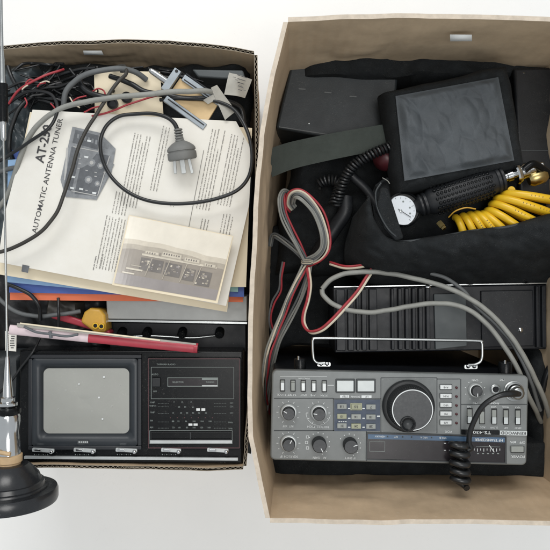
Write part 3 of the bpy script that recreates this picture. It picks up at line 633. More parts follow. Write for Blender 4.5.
s=strip_surface([(376,186),(390,178),(410,190),(440,176),(470,166),(510,160),(545,156),(600,150)],[(370,196),(380,238),(400,250),(440,246),(480,236),(520,230),(560,222),(600,216)],.246,.236,'blkf',amp=.004,seed=25,puff=-.004); s.build('lining',fp,solid=.003,smooth=70)
s=pillow([(372,188),(392,182),(402,232),(382,236)],.290,.004,.02,'blkf',nx=20,ny=30,amp=.003,fs=40,seed=31,roll=.4)
q0=[(381,187),(388,188),(404,238),(396,241),(384,228),(377,205)]
s=MB(); s.slab(q0,.2995,.006,'blkf'); s.build('side_flap',fp,bevel=.0022)
s=MB(); s.tube(cr([(381,183,.292),(376,192,.294),(376.5,204,.296),(381,217,.299),(389,230,.300),(398,238,.298)],10),.0011,'dcase',seg=8); s.build('hem',fp)
# striped multi-core wire bundle
wb=thing('striped_wire_bundle','looped bundle of grey cream and red wires tied at left of the tan box','wires',305,262,.22)
def strands(path,mats,wpx,name='wire',rad=1.0,tilt=0,ph=0):
    c=cr(path,10); N=len(c); k0=(len(mats)-1)/2
    for j,m in enumerate(mats):
        q=[]
        for i,p in enumerate(c):
            t=(c[min(i+1,N-1)]-c[max(i-1,0)]).normalized(); S=Vector((-t.y,t.x,0)); S=S.normalized() if S.length>1e-4 else Vector((1,0,0))
            ph_=tilt+ph*i/N; S=S*math.cos(ph_)+Vector((0,0,1))*math.sin(ph_); u=math.sin(math.pi*i/(N-1))*.5+.5
            q.append(p+S*(j-k0)*wpx*U(p.z)*(.55+.45*u)+Vector((fn((p.x,p.y,j*.5+N),30),fn((p.x,p.y,j*.5+N+3),30),fn((p.x,p.y,j*.5+6),30)))*.0016)
        s=MB(); s.tube(q,rad*U(path[0][2]),m,seg=8); s.build(name,wb)
zb_=.255
strands([(307,263,.235),(318,257,.245),(325,247,.252),(325,233,.257),(318,213,.262),(308,200,.266),(299,194,.266),(292,196,.262),(290,204,.25),(293,209,.24)],['gcable','gcable','dgcable','gcable','cream','red'][::-1],2.0,rad=1.05,tilt=.25)
strands([(306,262,.235),(299,247,.245),(290,230,.25),(283,214,.252),(281,200,.255),(284,192,.25),(289,194,.24)],['red','dgcable','gcable','gcable'],2.0,rad=1.0,tilt=.3)
strands([(307,262,.235),(298,280,.235),(289,298,.235),(281,318,.235),(274,336,.24),(268,352,.245),(265,372,.24),(264,392,.22),(268,415,.17)],['red','dgcable','cream','gcable'][::-1],1.9,rad=1.05,tilt=.2)
strands([(310,262,.235),(306,282,.228),(298,303,.222),(286,325,.22),(277,345,.22),(270,375,.21),(266,410,.19)],['dgcable','gcable','gcable'],2.2,rad=1.1,tilt=.2)
strands([(304,260,.23),(292,247,.23),(280,238,.225),(273,236,.215),(270,246,.2)],['dgcable','gcable','dgcable'],2.0,rad=1.0,tilt=.2)
strands([(284,262,.215),(281,276,.215),(280,290,.21),(273,303,.208),(270,320,.205),(274,336,.2)],['dgcable','red'],2.6,rad=1.0)
s=MB(); 
for k in range(5): 
    q=[P(307+9*math.cos(a)*.62,262+k*.9-2+3.2*math.sin(a)*.3,.24+.006*math.sin(a+1.57)) for a in [2*math.pi*i/16 for i in range(17)]]; s.tube(q,.0008,'cream' if k%2 else 'dgcable',seg=6)
s.build('tie',wb)
tw=thing('red_and_cream_lead','red and cream twin power lead hooked in front of the black finned unit','wires',340,300,.24)
for off,m,dz in ((0,'red',0),(2.4,'cream',-.001)):
    path=[(382,254,.262),(376,262,.264),(368,274,.265),(357,291,.266),(345,305,.266),(331,320,.266),(320,329,.264),(309,331,.26),(303,324,.255),(303,314,.252),(307,300,.248),(309,285,.245),(307,268,.24)]
    c=[(x+off*.75,y+off*.75*(1 if i<8 else -.2),z+dz) for i,(x,y,z) in enumerate(path)]
    s=MB(); s.tube(cr(c,10),1.35*U(.26),m,seg=8); s.build('wire',tw)
for off,m in ((0,'red'),(2.2,'cream')):
    s=MB(); s.tube(cr([(330,262+off,.235),(344,266+off,.25),(358,265.5+off,.256),(370,262+off,.26),(380,255+off*.6,.262)],8),1.2*U(.26),m,seg=8); s.build('wire',tw)
# grey cables right
cable('grey_cable','outer grey cable arching over the finned unit down to the right edge',[(322,289,.262),(332,279,.264),(350,273,.266),(375,272,.268),(400,275,.27),(425,281,.272),(450,289,.275),(474,301,.278),(495,318,.282),(515,342,.285),(531,370,.28),(545,402,.26),(552,430,.22)],2.5,'gcable',group=None)
cable('grey_cable','grey cable looping low across the fins of the black unit toward the right edge',[(322,289,.262),(324,296,.262),(335,305,.263),(352,311,.264),(375,312,.266),(405,307,.268),(435,303,.271),(458,306,.274),(478,316,.277),(498,338,.28),(515,364,.28),(530,398,.27),(542,425,.22)],2.5,'gcable')
cable('grey_cable','third thinner grey cable between the two larger ones over the slate plate',[(430,273,.262),(446,278,.264),(462,290,.268),(476,306,.272),(494,322,.276),(512,344,.279),(528,374,.276),(540,410,.25)],2.0,'dgcable')
cable('black_cable','thin black cable along the right end of the grey transceiver',[(560,300,.2),(548,330,.2),(541,365,.2),(538,400,.18),(540,440,.15)],2.2,'cable')
cable('black_cable','thick black cable at the right edge behind the transceiver corner',[(556,352,.24),(545,380,.235),(540,410,.22),(541,440,.18),(548,462,.12)],3.2,'cable')
s=pillow([(272,440),(600,440),(600,479),(272,477)],.232,.004,.012,'blkf',nx=70,ny=14,amp=.003,fs=25,seed=46,roll=.12); tag(s.build('cloth_filler',base=P(400,460,.1)),'added black cloth standing in for shade below the front edge of the grey transceiver','cloth')  # dark sheet standing in for the shadow band in this gap
s=pillow([(262,225),(610,225),(610,350),(262,350)],.15,.01,.03,'blkf',nx=70,ny=40,amp=.012,fs=25,seed=48,roll=.05); tag(s.build('cloth_filler',base=P(300,300,.05)),'added black filler darkening the depths of the tan box around the finned unit','cloth')  # added filler, darkens the brown floor and lower wall
s=pillow([(530,345),(620,345),(620,472),(530,472)],.225,.01,.03,'blkf',nx=30,ny=40,amp=.012,fs=25,seed=41); tag(s.build('cloth_filler',base=P(560,410,.1)),'black filler right of the grey transceiver','cloth')  # black filler volume covering the brown wall here
s=pillow([(262,330),(275,330),(275,455),(262,440)],.12,.005,.03,'blkf',nx=10,ny=40,amp=.008,fs=25,seed=43); tag(s.build('cloth_filler',base=P(268,390,.05)),'black cloth wedged between the transceiver and the left cardboard wall','cloth')
# ================= LEFT BOX CONTENTS
zt_=.245
tv=thing('portable_television','black portable television with grey screen and radio dial lying face up','television',135,405,.02)
s=MB(); s.rect(19,350.5,243,463.6,zt_-.004,.20,'blkg',r=2,rot=.3); s.build('case',tv,bevel=.003)
s=MB(); s.frame(28,354.5,141.5,450,4,zt_,.006,'tvb'); 
s.build('screen_frame',tv,bevel=.001)
# sloping surround to the tube
def ring(o_,i_,zo,zi,m,n=48,rr=(3,9)):
    def rp(x0,y0,x1,y1,r):
        out=[]; cx,cy=(x0+x1)/2,(y0+y1)/2; w,h=(x1-x0)/2,(y1-y0)/2
        for qx,qy,a0 in ((1,1,0),(-1,1,90),(-1,-1,180),(1,-1,270)):
            for k in range(n//4):
                a=math.radians(a0+k*90/(n//4-1)); out.append((cx+qx*(w-r)+r*math.cos(a),cy+qy*(h-r)+r*math.sin(a)))
        return out
    A=[P(a,b,zo) for a,b in rp(*o_,rr[0])]; B=[P(a,b,zi) for a,b in rp(*i_,rr[1])]; N=len(A)
    s=MB(); s.add(A+B,[[k,(k+1)%N,N+(k+1)%N,N+k] for k in range(N)],m); return s,B
s,B=ring((32,358.5,137.5,446),(43.5,368,129.5,433.5),zt_-.0005,zt_-.004,'tvw',rr=(3,6)); s.build('screen_surround',tv,solid=.001)
s=MB(); cen=P(86,401,zt_-.004); vs=[cen+Vector((0,0,.0035))]; Rn=8
Bp=[P(43+0,0,0)]*0+B; N=len(Bp)
for j in range(1,Rn+1):
    t=j/Rn
    for b in Bp: q=cen.lerp(b,t); dx_=(q.x-cen.x)/((134.5-38.5)/2*U(zt_)); dy_=(q.y-cen.y)/((437.5-364)/2*U(zt_)); q.z=zt_-.0042+.0050*max(0,1-dx_**2)*max(0,1-dy_**2); vs.append(q)
F=[[0,1+k,1+(k+1)%N] for k in range(N)]+[[1+(j-1)*N+k,1+j*N+k,1+j*N+(k+1)%N,1+(j-1)*N+(k+1)%N] for j in range(1,Rn) for k in range(N)]
s.add(vs,F,'screen')
sc_=s.build('screen',tv,smooth=89)
s=MB()
for x,y,r in ((79,384,.8),(104,377,1),(99,397.5,.9),(102.5,419,.9),(112,406,.4),(58,409,.35),(92,411,.3),(66,390,.3),(120,385,.3)): s.lathe(P(x,y,zt_+.0006-.0045*((x-86)/44)**2*.7-.0045*((y-401)/33)**2*.5),(0,0,1),[(r*U(zt_),-.002),(r*U(zt_),.0002),(.0001,.0003)],'white',seg=8)
s.build('dust_specks',sc_)
s=MB(); s.rect(77.5,439.6,88.5,443.6,zt_+.0006,.0012,'gline'); s.text('NATIONAL',83,441.7,zt_+.0009,2.4,0,'white'); 
s=MB(); s.rect(77.5,446.2-6,88.5,450-6,zt_+.0004,.001,'pline'); 
for k in range(5): s.rect(78.6+k*2,441.2,80+k*2,443,zt_+.0008,.0004,'silver')
s.build('maker_badge',tv)
# control panel
s=MB(); s.rect(147,357.5,241,449.5,zt_-.0005,.004,'blkg',r=2); s.build('control_panel',tv,bevel=.0006)
s=MB(); z1=zt_+.0001
s.frame(148,358.6,239.6,448.2,.5,z1,.0006,'rline'); s.frame(151,367,234,399,.45,z1,.0006,'gline'); s.frame(149.5,430.5,232.5,443.8,.4,z1,.0006,'gline')
s.frame(167.5,377.5,218,386.6,.6,z1+.0004,.0008,'gline')
s.rect(202,378,217.4,380,z1+.0005,.0006,'gline'); s.rect(202,385.3,217.4,386.4,z1+.0005,.0006,'silver')
s.rect(150,440.3,232,443.4,z1+.001,.002,'silver')
s.rect(196.3,408.4,200,410.8,z1+.0006,.0008,'white'); s.rect(201.4,408.4,205.2,410.8,z1+.0006,.0008,'white')
s.rect(188.5,423.6,192.4,425.7,z1+.0006,.0008,'white'); s.rect(193.6,423.6,197.6,425.7,z1+.0006,.0008,'white')
def TT(t,x,y,sz,m='gline'): s.text(t,x,y,z1+.0004,sz,0,m,bold=.01)
for t,x,y,sz in (('AUTO',155,374.5,2.4),('OFF',155,391.5,2.2),('TV/FM/AM RADIO',166,364.5,2.4),('SELECTOR',178,382.2,2.4),('TUNING',210,382.2,2.2),('UHF',152.5,402.5,2.4),('VHF H',152.8,406,2.4),('VHF',152.5,412.5,2.4),('FM',151.5,420.8,2.4),('AM',151.5,427.5,2.4),('CH',231.5,403,2.4),('CH',231.5,406.6,2.4),('CH',231.5,413,2.4),('MHz',230.5,422.5,2.4),('kHz',230.5,428.5,2.4),
  ('1',174,402,2.6),('2',182,402,2.6),('3',191,402,2.6),('28',179,407,2.2),('34',185,407,2.2),('40',193,407.4,2.2),('13',173,413,2.2),('20',181,413,2.2),('30',187,413,2.2),('40',193,413,2.2),('52',199,413,2.2),('62',206,413,2.2),
  ('88',173,421.4,2.4),('92',178.5,421.4,2.2),('96',186,421.4,2.2),('100',194,421.4,2.2),('104',202,421.4,2.2),('108',210,421.4,2.2),('53',173.5,427.6,2.2),('60',179.5,427.6,2.2),('80',187,427.6,2.2),('100',194,427.6,2.2),('120',201.5,427.6,2.2),('160',209,427.6,2.2)): TT(t,x,y,sz)
for y in (403.2,406.6,413.4,421.8,428):
    for k in range(8): s.rect(158+k*1.4,y,158.7+k*1.4,y+.3,z1+.0003,.0004,'gline'); s.rect(214+k*1.6,y,214.9+k*1.6,y+.3,z1+.0003,.0004,'gline')
for k in range(7): s.rect(170+k*7,417,170.5+k*7,418.2,z1+.0003,.0004,'rline')
s.build('panel_print',tv,smooth=0)
s=MB(); s.rect(151.8,378,160.4,387,z1+.003,.003,'blk'); s.build('push_button',tv,bevel=.0008)
s=MB(); s.rect(168.4,378.4,217,385.8,z1+.0002,.0005,'disp'); s.build('tuning_window',tv)
s=MB(); s.frame(151,432,231.5,439.6,.5,z1+.0012,.0016,'blk'); s.rect(190,432.5,190.6,439.2,z1+.0012,.0014,'pline'); s.build('cassette_flap',tv)
for x0,x1 in ((32,54),(73.5,95.5),(115.5,137),(161,181),(207,228.5)):
    s=MB(); s.rect(x0,448.5,x1,452.3,zt_+.002,.003,'silver',rot=3,r=1); s.rect(x0+2,449.2,x0+9,451.6,zt_+.0045,.004,'chrome',rot=3); s.lathe(P(x1-2,451.2,zt_),(0,0,1),[(2*U(zt_),0),(2*U(zt_),.004),(1.2*U(zt_),.005),(.0001,.005)],'chrome',seg=12); s.build('lever',tv,bevel=.0004)
s=MB()
for x0 in (34,75,117,162): 
    for k in range(7): s.rect(x0+k*2.2,454+(k%2)*.8,x0+.8+k*2.2,455,zt_-.001,.0006,'gline')
s.build('lever_marks',tv)
s=MB(); s.slab([(24,456.3),(238,458),(238,460.8),(24,459)],zt_+.0015,.004,'silver'); s.build('trim_strip',tv,bevel=.0004)
# stuff filling lower left: grey case with feet behind tv
gr=thing('metal_tuner_unit','pale grey metal unit with black feet between the papers and the television','electronics',178,315,.02)
s=MB(); s.slab([(106,296),(247,296),(247,321.5),(107,319)],.222,.18,'rack'); s.build('case',gr,bevel=.001)
s=MB(); s.slab([(107,319.6),(247,322),(247,324),(107,321.6)],.2232,.003,'steel'); s.build('trim_strip',gr)
s=MB(); s.slab([(108,322),(246,324.4),(246,352),(110,352)],.200,.16,'blkm'); s.build('black_base',gr,bevel=.001)
for x in (123,148,183,220):
    s=MB(); s.lathe(P(x,331,.2),(0,-.35,1),[(4.6*U(.2),0),(4.6*U(.2),.010),(3.6*U(.2),.012),(.0001,.012)],'blkg',seg=20); s.build('foot',gr)
s=MB(); s.tube(cr([(112,338,.208),(150,336,.208),(190,338,.208),(215,336,.208)],8),.0012,'steel',seg=8); s.build('wire_stand',gr)
# magazine
mg=thing('rolled_magazine','red and pale pink rolled magazine lying above the television','magazine',100,338,.23)
def rod(p0,p1,r,m,fl=.55,n=30,u0=0,u1=1):
    a,b=P(*p0),P(*p1); d=(b-a).normalized(); S=Vector((-d.y,d.x,0)).normalized(); st=[];s=MB(); seg=18
    for i in range(n+1):
        t=u0+(u1-u0)*i/n; c=a.lerp(b,t)+Vector((0,0,.002*math.sin(t*3)))
        for k in range(seg): q=2*math.pi*k/seg; st.append(c+S*math.cos(q)*r+Vector((0,0,math.sin(q)*r*fl)))
    F=[[i*seg+k,i*seg+(k+1)%seg,(i+1)*seg+(k+1)%seg,(i+1)*seg+k] for i in range(n) for k in range(seg)]+[list(range(seg))[::-1],[n*seg+k for k in range(seg)]]
    s.add(st,F,m); return s
rod((10,329.5,.262),(197,348.5,.252),.0054,'pinkc',u0=0,u1=.42).build('pale_cover',mg); rod((10,329.5,.262),(197,348.5,.252),.0053,'redc',u0=.42,u1=1).build('red_cover',mg)
s=MB(); s.slab([(17,323),(196,343.5),(196,345),(17,326.8)],.2655,.002,'tagp'); s.slab([(20,322.6),(160,339.6),(160,341),(20,324)],.2665,.0012,'paper2'); s.build('page_edges',mg)
s=MB(); s.tube(cr([(24,326.5,.2685),(36,332,.2685),(50,334,.2685),(66,336.3,.2685),(78,334.5,.2685)],8),.0014,'halfd',seg=6); s.tube([P(50,331.5,.269),P(51,338,.268)],.0018,'halfd',seg=6); s.build('cover_print',mg)
s=MB(); s.lathe(P(196,348,.252),(1,-.1,0),[(.0052,-.002),(.0055,.002),(.004,.0021),(.0038,-.001,'blk'),(.0001,-.001,'blk')],'redc',seg=20); s.build('rolled_end',mg)
# yellow connector + red box
yc=thing('yellow_connector','yellow plastic connector with two round sockets above the rolled magazine','connector',95,322,.19)
s=MB(); s.slab([(80,322),(84,312),(90,308),(100,309),(105,315),(106,332),(95,333)],.236,.03,'ygold'); s.build('body',yc,bevel=.003)
for x,y in ((96,325.5),(102,326.2)):
    s=MB(); s.lathe(P(x,y,.236),(0,0,1),[(3.0*U(.236),0),(3.0*U(.236),.003),(2.0*U(.236),.003),(1.9*U(.236),.001,'blk'),(.0001,.001,'blk')],'yellow',seg=20); s.build('socket',yc)
s=MB(); s.slab([(50,318),(98,332),(110,335),(110,331),(60,312),(52,314)],.226,.02,'redc'); tag(s.build('red_booklet',bevel=.002,base=P(80,325,.2)),'red folded booklet corner under the yellow connector','booklet')
s=pillow([(45,296),(80,300),(82,322),(46,316)],.222,.01,.02,'cableb',nx=20,ny=14,amp=.006,fs=50,seed=51); tag(s.build('brown_pouch',base=P(62,308,.2)),'crumpled dark brown pouch left of the yellow connector','pouch')
# tag with barcode
wt=thing('paper_tag','small white printed tag beside the antenna rod above the television','tag',12,340,.23)
s=MB(); s.slab([(5,331),(16.6,332.5),(16,351.5),(5.4,350.5)],.25,.0008,'paper'); s.build('card',wt)
s=MB(); 
for k in range(7):
    y=333.5+k*2.3; s.rect(9.8+random.random()*2,y,14.8-random.random()*1.5,y+.9,.2504,.0003,'inkd')
for k in range(9): s.rect(6.2,333+k*1.9,8.6,333.6+k*1.9,.2504,.0003,'ink')
s.build('print',wt)
# papers
def qs(name,label,cat,q,zs,m,seed,**k): return tag(sheet(q,zs,m,seed=seed,**k).build(name,base=P(q[0][0],q[0][1],zs[0])),label,cat)
qs('orange_folder','orange card folder lowest in the pile of papers','folder',[(14,150),(246,140),(243,302),(10,300)],(.234,.234,.234,.236),'orange',1,back=.0015,amp=.0005)
qs('blue_folder','deep blue card folder just above the orange one','folder',[(12,150),(247,140),(244,297),(9,292.5)],(.2395,.2395,.2385,.2385),'blue',2,back=.0012,amp=.0005)
qs('teal_card','teal card with a small tab showing at the right of the pile','card',[(150,150),(242,142),(238,292),(150,287)],(.2425,.2425,.2405,.2405),'teal',3,amp=.0004)
qs('pale_blue_folder','pale blue card sheet edge showing at the lower left of the pile','folder',[(8,160),(120,150),(108,291.5),(6,282)],(.243,.243,.242,.242),'lblue',4,amp=.0004)
qs('yellowed_booklet','yellowed booklet page showing along the right edge of the pile','booklet',[(120,118),(252,128),(246,287),(120,286)],(.247,.247,.244,.244),'paper2',5,back=.0015,amp=.0006)
qs('yellowed_leaflet','yellowed leaflet directly beneath the antenna tuner manual','leaflet',[(30,112),(250,128),(227,312),(-3,274)],(.251,.251,.248,.248),'paper2',6,back=.0015,amp=.0005)
# top manual
mn=thing('instruction_manual','open printed manual with a tuner picture and the heading AT-250','manual',110,200,.25)
zp=.2575
c_=[P(33,110,zp),P(246,122,zp),P(238,285,zp),P(-2,266,zp)]
def zpap(p): return zp+.0025*math.sin((p.x+.4)*14)*.5+.0009*fn((p.x,p.y,3),16)
# outline polygon mapped onto a grid
Lft=[(33,110),(26,140),(14,180),(5,215),(-2,262)]; Rgt=[(236,121),(252,150),(249,205),(240,245),(226,306)]
def lerp2(pl,t):
    k=t*(len(pl)-1); i=min(int(k),len(pl)-2); u=k-i; return (pl[i][0]*(1-u)+pl[i+1][0]*u,pl[i][1]*(1-u)+pl[i+1][1]*u)
nx,ny=50,40; vs=[]
for j in range(ny+1):
    a,b=lerp2(Lft,j/ny),lerp2(Rgt,j/ny)
    for i in range(nx+1):
        u=i/nx; p=P(a[0]*(1-u)+b[0]*u,a[1]*(1-u)+b[1]*u,zp); p.z=zpap(p); vs.append(p)
W=nx+1; n0=len(vs); F=[[j*W+i,(j+1)*W+i,(j+1)*W+i+1,j*W+i+1] for j in range(ny) for i in range(nx)]
s=MB(); s.add(vs+[v-Vector((0,0,.0008)) for v in vs],F+[[n0+k for k in f[::-1]] for f in F],'paper'); rim=[i for i in range(W)]+[j*W+nx for j in range(1,ny+1)]+[ny*W+i for i in range(nx-1,-1,-1)]+[j*W for j in range(ny-1,0,-1)]
for k in range(len(rim)): s.f.append([rim[k],rim[(k+1)%len(rim)],n0+rim[(k+1)%len(rim)],n0+rim[k]]); s.m.append(0)
s.build('pages',mn,smooth=60)
def onpaper(s,st,dz=.0005):
    for k in range(st,len(s.v)): v=s.v[k]; v.z=zpap(v)+dz
ANG=77
s=MB(); s.text('AT-250',44.5,144,zp,12.6,ANG,'inkd',bold=.02,sx=.98); s.text('AUTOMATIC ANTENNA TUNER',48,176,zp,7.3,ANG,'inkd',bold=.004,sx=1.12); onpaper(s,0); s.build('heading',mn,smooth=0)
s=MB(); eu=(.2,-.98); ev=(.98,.2)
def block(x,y,nl,ln,pitch=3.1,lh=.85,m='ink',rag=.25):
    for l in range(nl):
        bx_,by_=x+ev[0]*pitch*l,y+ev[1]*pitch*l; t=0; end=ln*(1-random.random()*rag*(1 if l%4==3 else .1))
        while t<end:
            w=.42; lh=random.choice((.75,.75,.8,1.15,1.05)); a=(bx_+eu[0]*t,by_+eu[1]*t); b=(bx_+eu[0]*(t+w),by_+eu[1]*(t+w))
            s.add([P(a[0],a[1],zp),P(a[0]+ev[0]*lh,a[1]+ev[1]*lh,zp),P(b[0]+ev[0]*lh,b[1]+ev[1]*lh,zp),P(b[0],b[1],zp)],[[0,1,2,3]],m); t+=w+(.22 if random.random()<.8 else .95)
block(96,268,7,54); block(120,205,6,74); block(100,268+0,1,14); block(93,270,1,14,m='inkd')
onpaper(s,0,.0006); s.build('text_lines',mn,smooth=0); s=MB()
block(112,213,5,22); block(170,206,2,0.1); block(196,208,5,82); block(217,204,5,72); block(216,250,4,38); block(150,190,3,66); block(198,238,3,20)
s.add([P(186,240,zp),P(186.5,240,zp),P(204,150,zp),P(203.5,150,zp)],[[0,1,2,3]],'ink')
s.add([P(23,270.5-6,zp),P(30,272-6,zp),P(28.5,281-8,zp),P(22,279.5-8,zp)],[[3,2,1,0]],'halfd')
onpaper(s,0,.0006); s.build('text_lines',mn,smooth=0)
s=MB()
def poly(pts,m,dz):
    st=len(s.v)
    # fan into small triangles through the centroid so it drapes
    v=[P(a,b,zp) for a,b in pts]; s.add(v,[list(range(len(v)))],m)
    for k in range(st,len(s.v)): s.v[k].z=zp+.0022+dz
zq=.0
poly([(73,127),(100,133),(116,149),(112,172),(97,200),(66,197),(61,180)],'halft',0)
poly([(76,130),(99,136),(98,150),(73,143)],'halfd',.0003); poly([(72,147),(82,149),(72,191),(64,189)],'halfd',.0003); poly([(64.5,180),(67,148),(69,148),(66.5,181)],'halfl',.0003)
poly([(84,151),(110,156),(98,196),(75,194)],'halfd',.0003)
for x,y,r in ((92,163,4),(101,166,3.4),(89,180,4),(98,184,3)):
    poly([(x+r*math.cos(a),y+r*math.sin(a)) for a in [i*.785 for i in range(8)]],'halft',.0006); poly([(x+r*.5*math.cos(a),y+r*.5*math.sin(a)) for a in [i*.785 for i in range(8)]],'halfl',.0008)
for k in range(9): poly([(78+k*3.6,134+k*1.2),(80+k*3.6,134.6+k*1.2),(79.4+k*3.6,139+k*1.2),(77.4+k*3.6,138.4+k*1.2)],'halft',.0005)
poly([(74,146.5),(99,151.5),(98.8,152.5),(73.8,147.5)],'halfl',.0006); poly([(109.5,156.5),(110.4,156.8),(98.6,196),(97.7,195.8)],'halfl',.0006); poly([(72,190.6),(97,195.4),(96.8,196.3),(71.8,191.5)],'halfl',.0006); poly([(99.5,135),(100.2,135),(99,152),(98.3,152)],'halfl',.0006)
for x,y in ((79,158),(79,163),(78,168),(86,170),(95,172),(104,172),(86,190),(95,176)): poly([(x,y),(x+2.4,y+.5),(x+2.2,y+1.3),(x-.2,y+.8)],'halfl',.0006)
for x,y in ((72,176),(71,187),(80,188),(85,156),(88,140),(93,192)): poly([(x,y),(x+4,y+.8),(x+3.5,y+2.6),(x-.4,y+1.8)],'white',.0007)
for q in ([(101,190),(114,164)],[(102,166),(112,168)]): a,b=q; poly([a,(a[0]+.8,a[1]+.3),(b[0]+.8,b[1]+.3),b],'halft',.0002)
for v in s.v: v.z=zpap(v)+ (v.z-zp-.0022)+.0012
s.build('tuner_picture',mn,smooth=0)
# photograph print
zq=.2655
pt=thing('photographic_print','glossy photograph of radio equipment with painted glare lying on the manual','photograph',172,260,.262)
qf=[(129,215),(233.5,236),(217.5,303.5),(112,285)]; qi=[(129.6,215.8),(232.6,236.6),(215.8,300.4),(114.2,283)]
def bl(q,u,v): return ((q[0][0]*(1-u)+q[1][0]*u)*(1-v)+(q[3][0]*(1-u)+q[2][0]*u)*v,(q[0][1]*(1-u)+q[1][1]*u)*(1-v)+(q[3][1]*(1-u)+q[2][1]*u)*v)
def zph(u,v): return zq+.0035*(u-.5)**2*4+.001*v
s=MB(); nx,ny=24,16; vs=[]
for j in range(ny+1):
    for i in range(nx+1): a=bl(qf,i/nx,j/ny); vs.append(P(a[0],a[1],zph(i/nx,j/ny)))
W=nx+1; n0=len(vs); F=[[j*W+i,(j+1)*W+i,(j+1)*W+i+1,j*W+i+1] for j in range(ny) for i in range(nx)]
s.add(vs+[v-Vector((0,0,.0005)) for v in vs],F+[[n0+k for k in f[::-1]] for f in F],'paper2')
for k in range(0): pass
s.build('backing',pt,smooth=60)
s=MB()
def pq(u0,v0,u1,v1,m,dz=.0004,sk=0):
    n=8 if (u1-u0)>.3 else 2
    for i in range(n):
        a0=u0+(u1-u0)*i/n; a1=u0+(u1-u0)*(i+1)/n; pts=[]
        for u,v in ((a0,v1),(a1,v1),(a1+sk,v0),(a0+sk,v0)): x,y=bl(qi,u,v); pts.append(P(x,y,zph(u,v)+dz))
        s.add(pts,[[0,1,2,3]],m)
# pale upper bands are painted glare, breaking raggedly into the brown image
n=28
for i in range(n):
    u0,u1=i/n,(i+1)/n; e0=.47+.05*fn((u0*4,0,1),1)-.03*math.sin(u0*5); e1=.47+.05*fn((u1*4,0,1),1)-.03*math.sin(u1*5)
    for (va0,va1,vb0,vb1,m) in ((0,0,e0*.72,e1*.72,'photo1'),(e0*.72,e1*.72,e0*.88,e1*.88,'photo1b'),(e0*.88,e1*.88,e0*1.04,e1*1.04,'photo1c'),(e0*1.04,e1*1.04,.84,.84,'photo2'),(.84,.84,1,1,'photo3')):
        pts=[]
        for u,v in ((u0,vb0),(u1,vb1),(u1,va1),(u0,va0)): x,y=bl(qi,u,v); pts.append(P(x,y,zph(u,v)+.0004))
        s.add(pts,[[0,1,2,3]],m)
random.seed(5)
pq(.2,.50,.93,.53,'photo1b',.0007)
for u0,v0,u1,v1 in ((.22,.44,.36,.5),(.38,.41,.58,.5),(.6,.43,.76,.51),(.8,.46,.92,.53)):
    pq(u0,v0,u1,v1,'photo1c',.0009); pq(u0+.01,v0+.015,u1-.01,v1-.015,'photo1b',.0010)
    k=u0+.02
    while k<u1-.03: pq(k,v0+.025,k+.012,v0+.05,random.choice(('photo4','photo2')),.0012); k+=.024
for u0,v0,u1,v1 in ((.2,.56,.42,.74),(.44,.57,.6,.76),(.63,.6,.74,.78),(.76,.6,.9,.82)):
    pq(u0,v0,u1,v1,'photo4',.0009)
    for _ in range(14):
        a=random.uniform(u0,u1-.03); b=random.uniform(v0,v1-.03); pq(a,b,a+random.uniform(.008,.03),b+random.uniform(.01,.03),random.choice(('photo1c','photo1b','photo2','photo3')),.0011)
for u in (.27,.44,.61,.75): pq(u,.54,u+.008,.82,'photo1c',.0013,sk=.03)
pq(.08,.74,.24,.765,'photo1b',.0011); pq(.05,.81,.17,.83,'photo1b',.0011); pq(.12,.69,.22,.705,'photo1c',.0011)
s.build('image',pt,smooth=0)
# plug and cord
pg=thing('mains_plug','grey three pin mains plug lying on the printed manual','plug',181,158,.265)
zz=.275; pc=P(181,150,zz); ax=(P(184,168,zz-.004)-P(178,128,zz)).normalized()
s=MB(); UP=U(zz); s.lathe(P(180,141,zz),ax,[(3.2*UP,-.006),(4.5*UP,0),(9*UP,.0025),(13*UP,.006),(14.4*UP,.0085),(14.4*UP,.0105),(13.4*UP,.011),(13.4*UP,.012),(14.6*UP,.0125),(14.6*UP,.019),(13.4*UP,.0205),(.0001,.0205)],'plug',seg=32)
for v in s.v:  # flatten slightly so it lies on the paper
    v.z=zz+(v.z-zz)*.72
s.build('body',pg)
for a,rz in ((-7.2,-.28),(0,0),(7.2,.28)):
    base=P(180+a+1.6,158 if a else 157,zz-.001)+ax*.000; d=(ax+Vector((rz*.3,0,0))).normalized(); n_=Vector((-d.y,d.x,0)).normalized(); s=MB()
    wd=.0017 if a else .0028; ln=.017 if a else .018
    q=[base+n_*wd,base-n_*wd,base+d*ln-n_*wd*.9,base+d*ln+n_*wd*.9]; s.prism([x+Vector((0,0,.0012)) for x in q][::-1],[x-Vector((0,0,.0012)) for x in q][::-1],'silver'); s.build('pin',pg,bevel=.0004)
s=MB()
for k in range(5): s.lathe(P(179.5-.35*k,140.5-2.7*k,zz),ax,[(3.2*UP,-.001),(4.3*UP,-.0005),(4.3*UP,.0008),(3.2*UP,.0014)],'plug',seg=18)
s.build('strain_relief',pg)
s=MB(); w=cr([(179,142,zz),(177.5,131,zz),(174,123,zz),(166,117,zz),(152,113.5,.272),(136,114,.27),(120,116,.27),(108,124,.27),(101.5,136,.269),(100.5,150,.268),(105,166,.268),(114,180,.27),(128,192,.272),(146,200,.273),(168,203.5,.274),(192,203,.275),(215,199,.276),(236,191,.277),(248,178,.278),(252,160,.278),(250,140,.276),(243,122,.272),(232,108,.265),(215,101,.26),(196,99,.258),(178,98.5,.256),(160,100,.25)],8)
s.tube(w,lambda t:(1.9 if t>.14 else 2.6-.7*t/.14)*UP,'cable',seg=10); s.build('cord',pg)
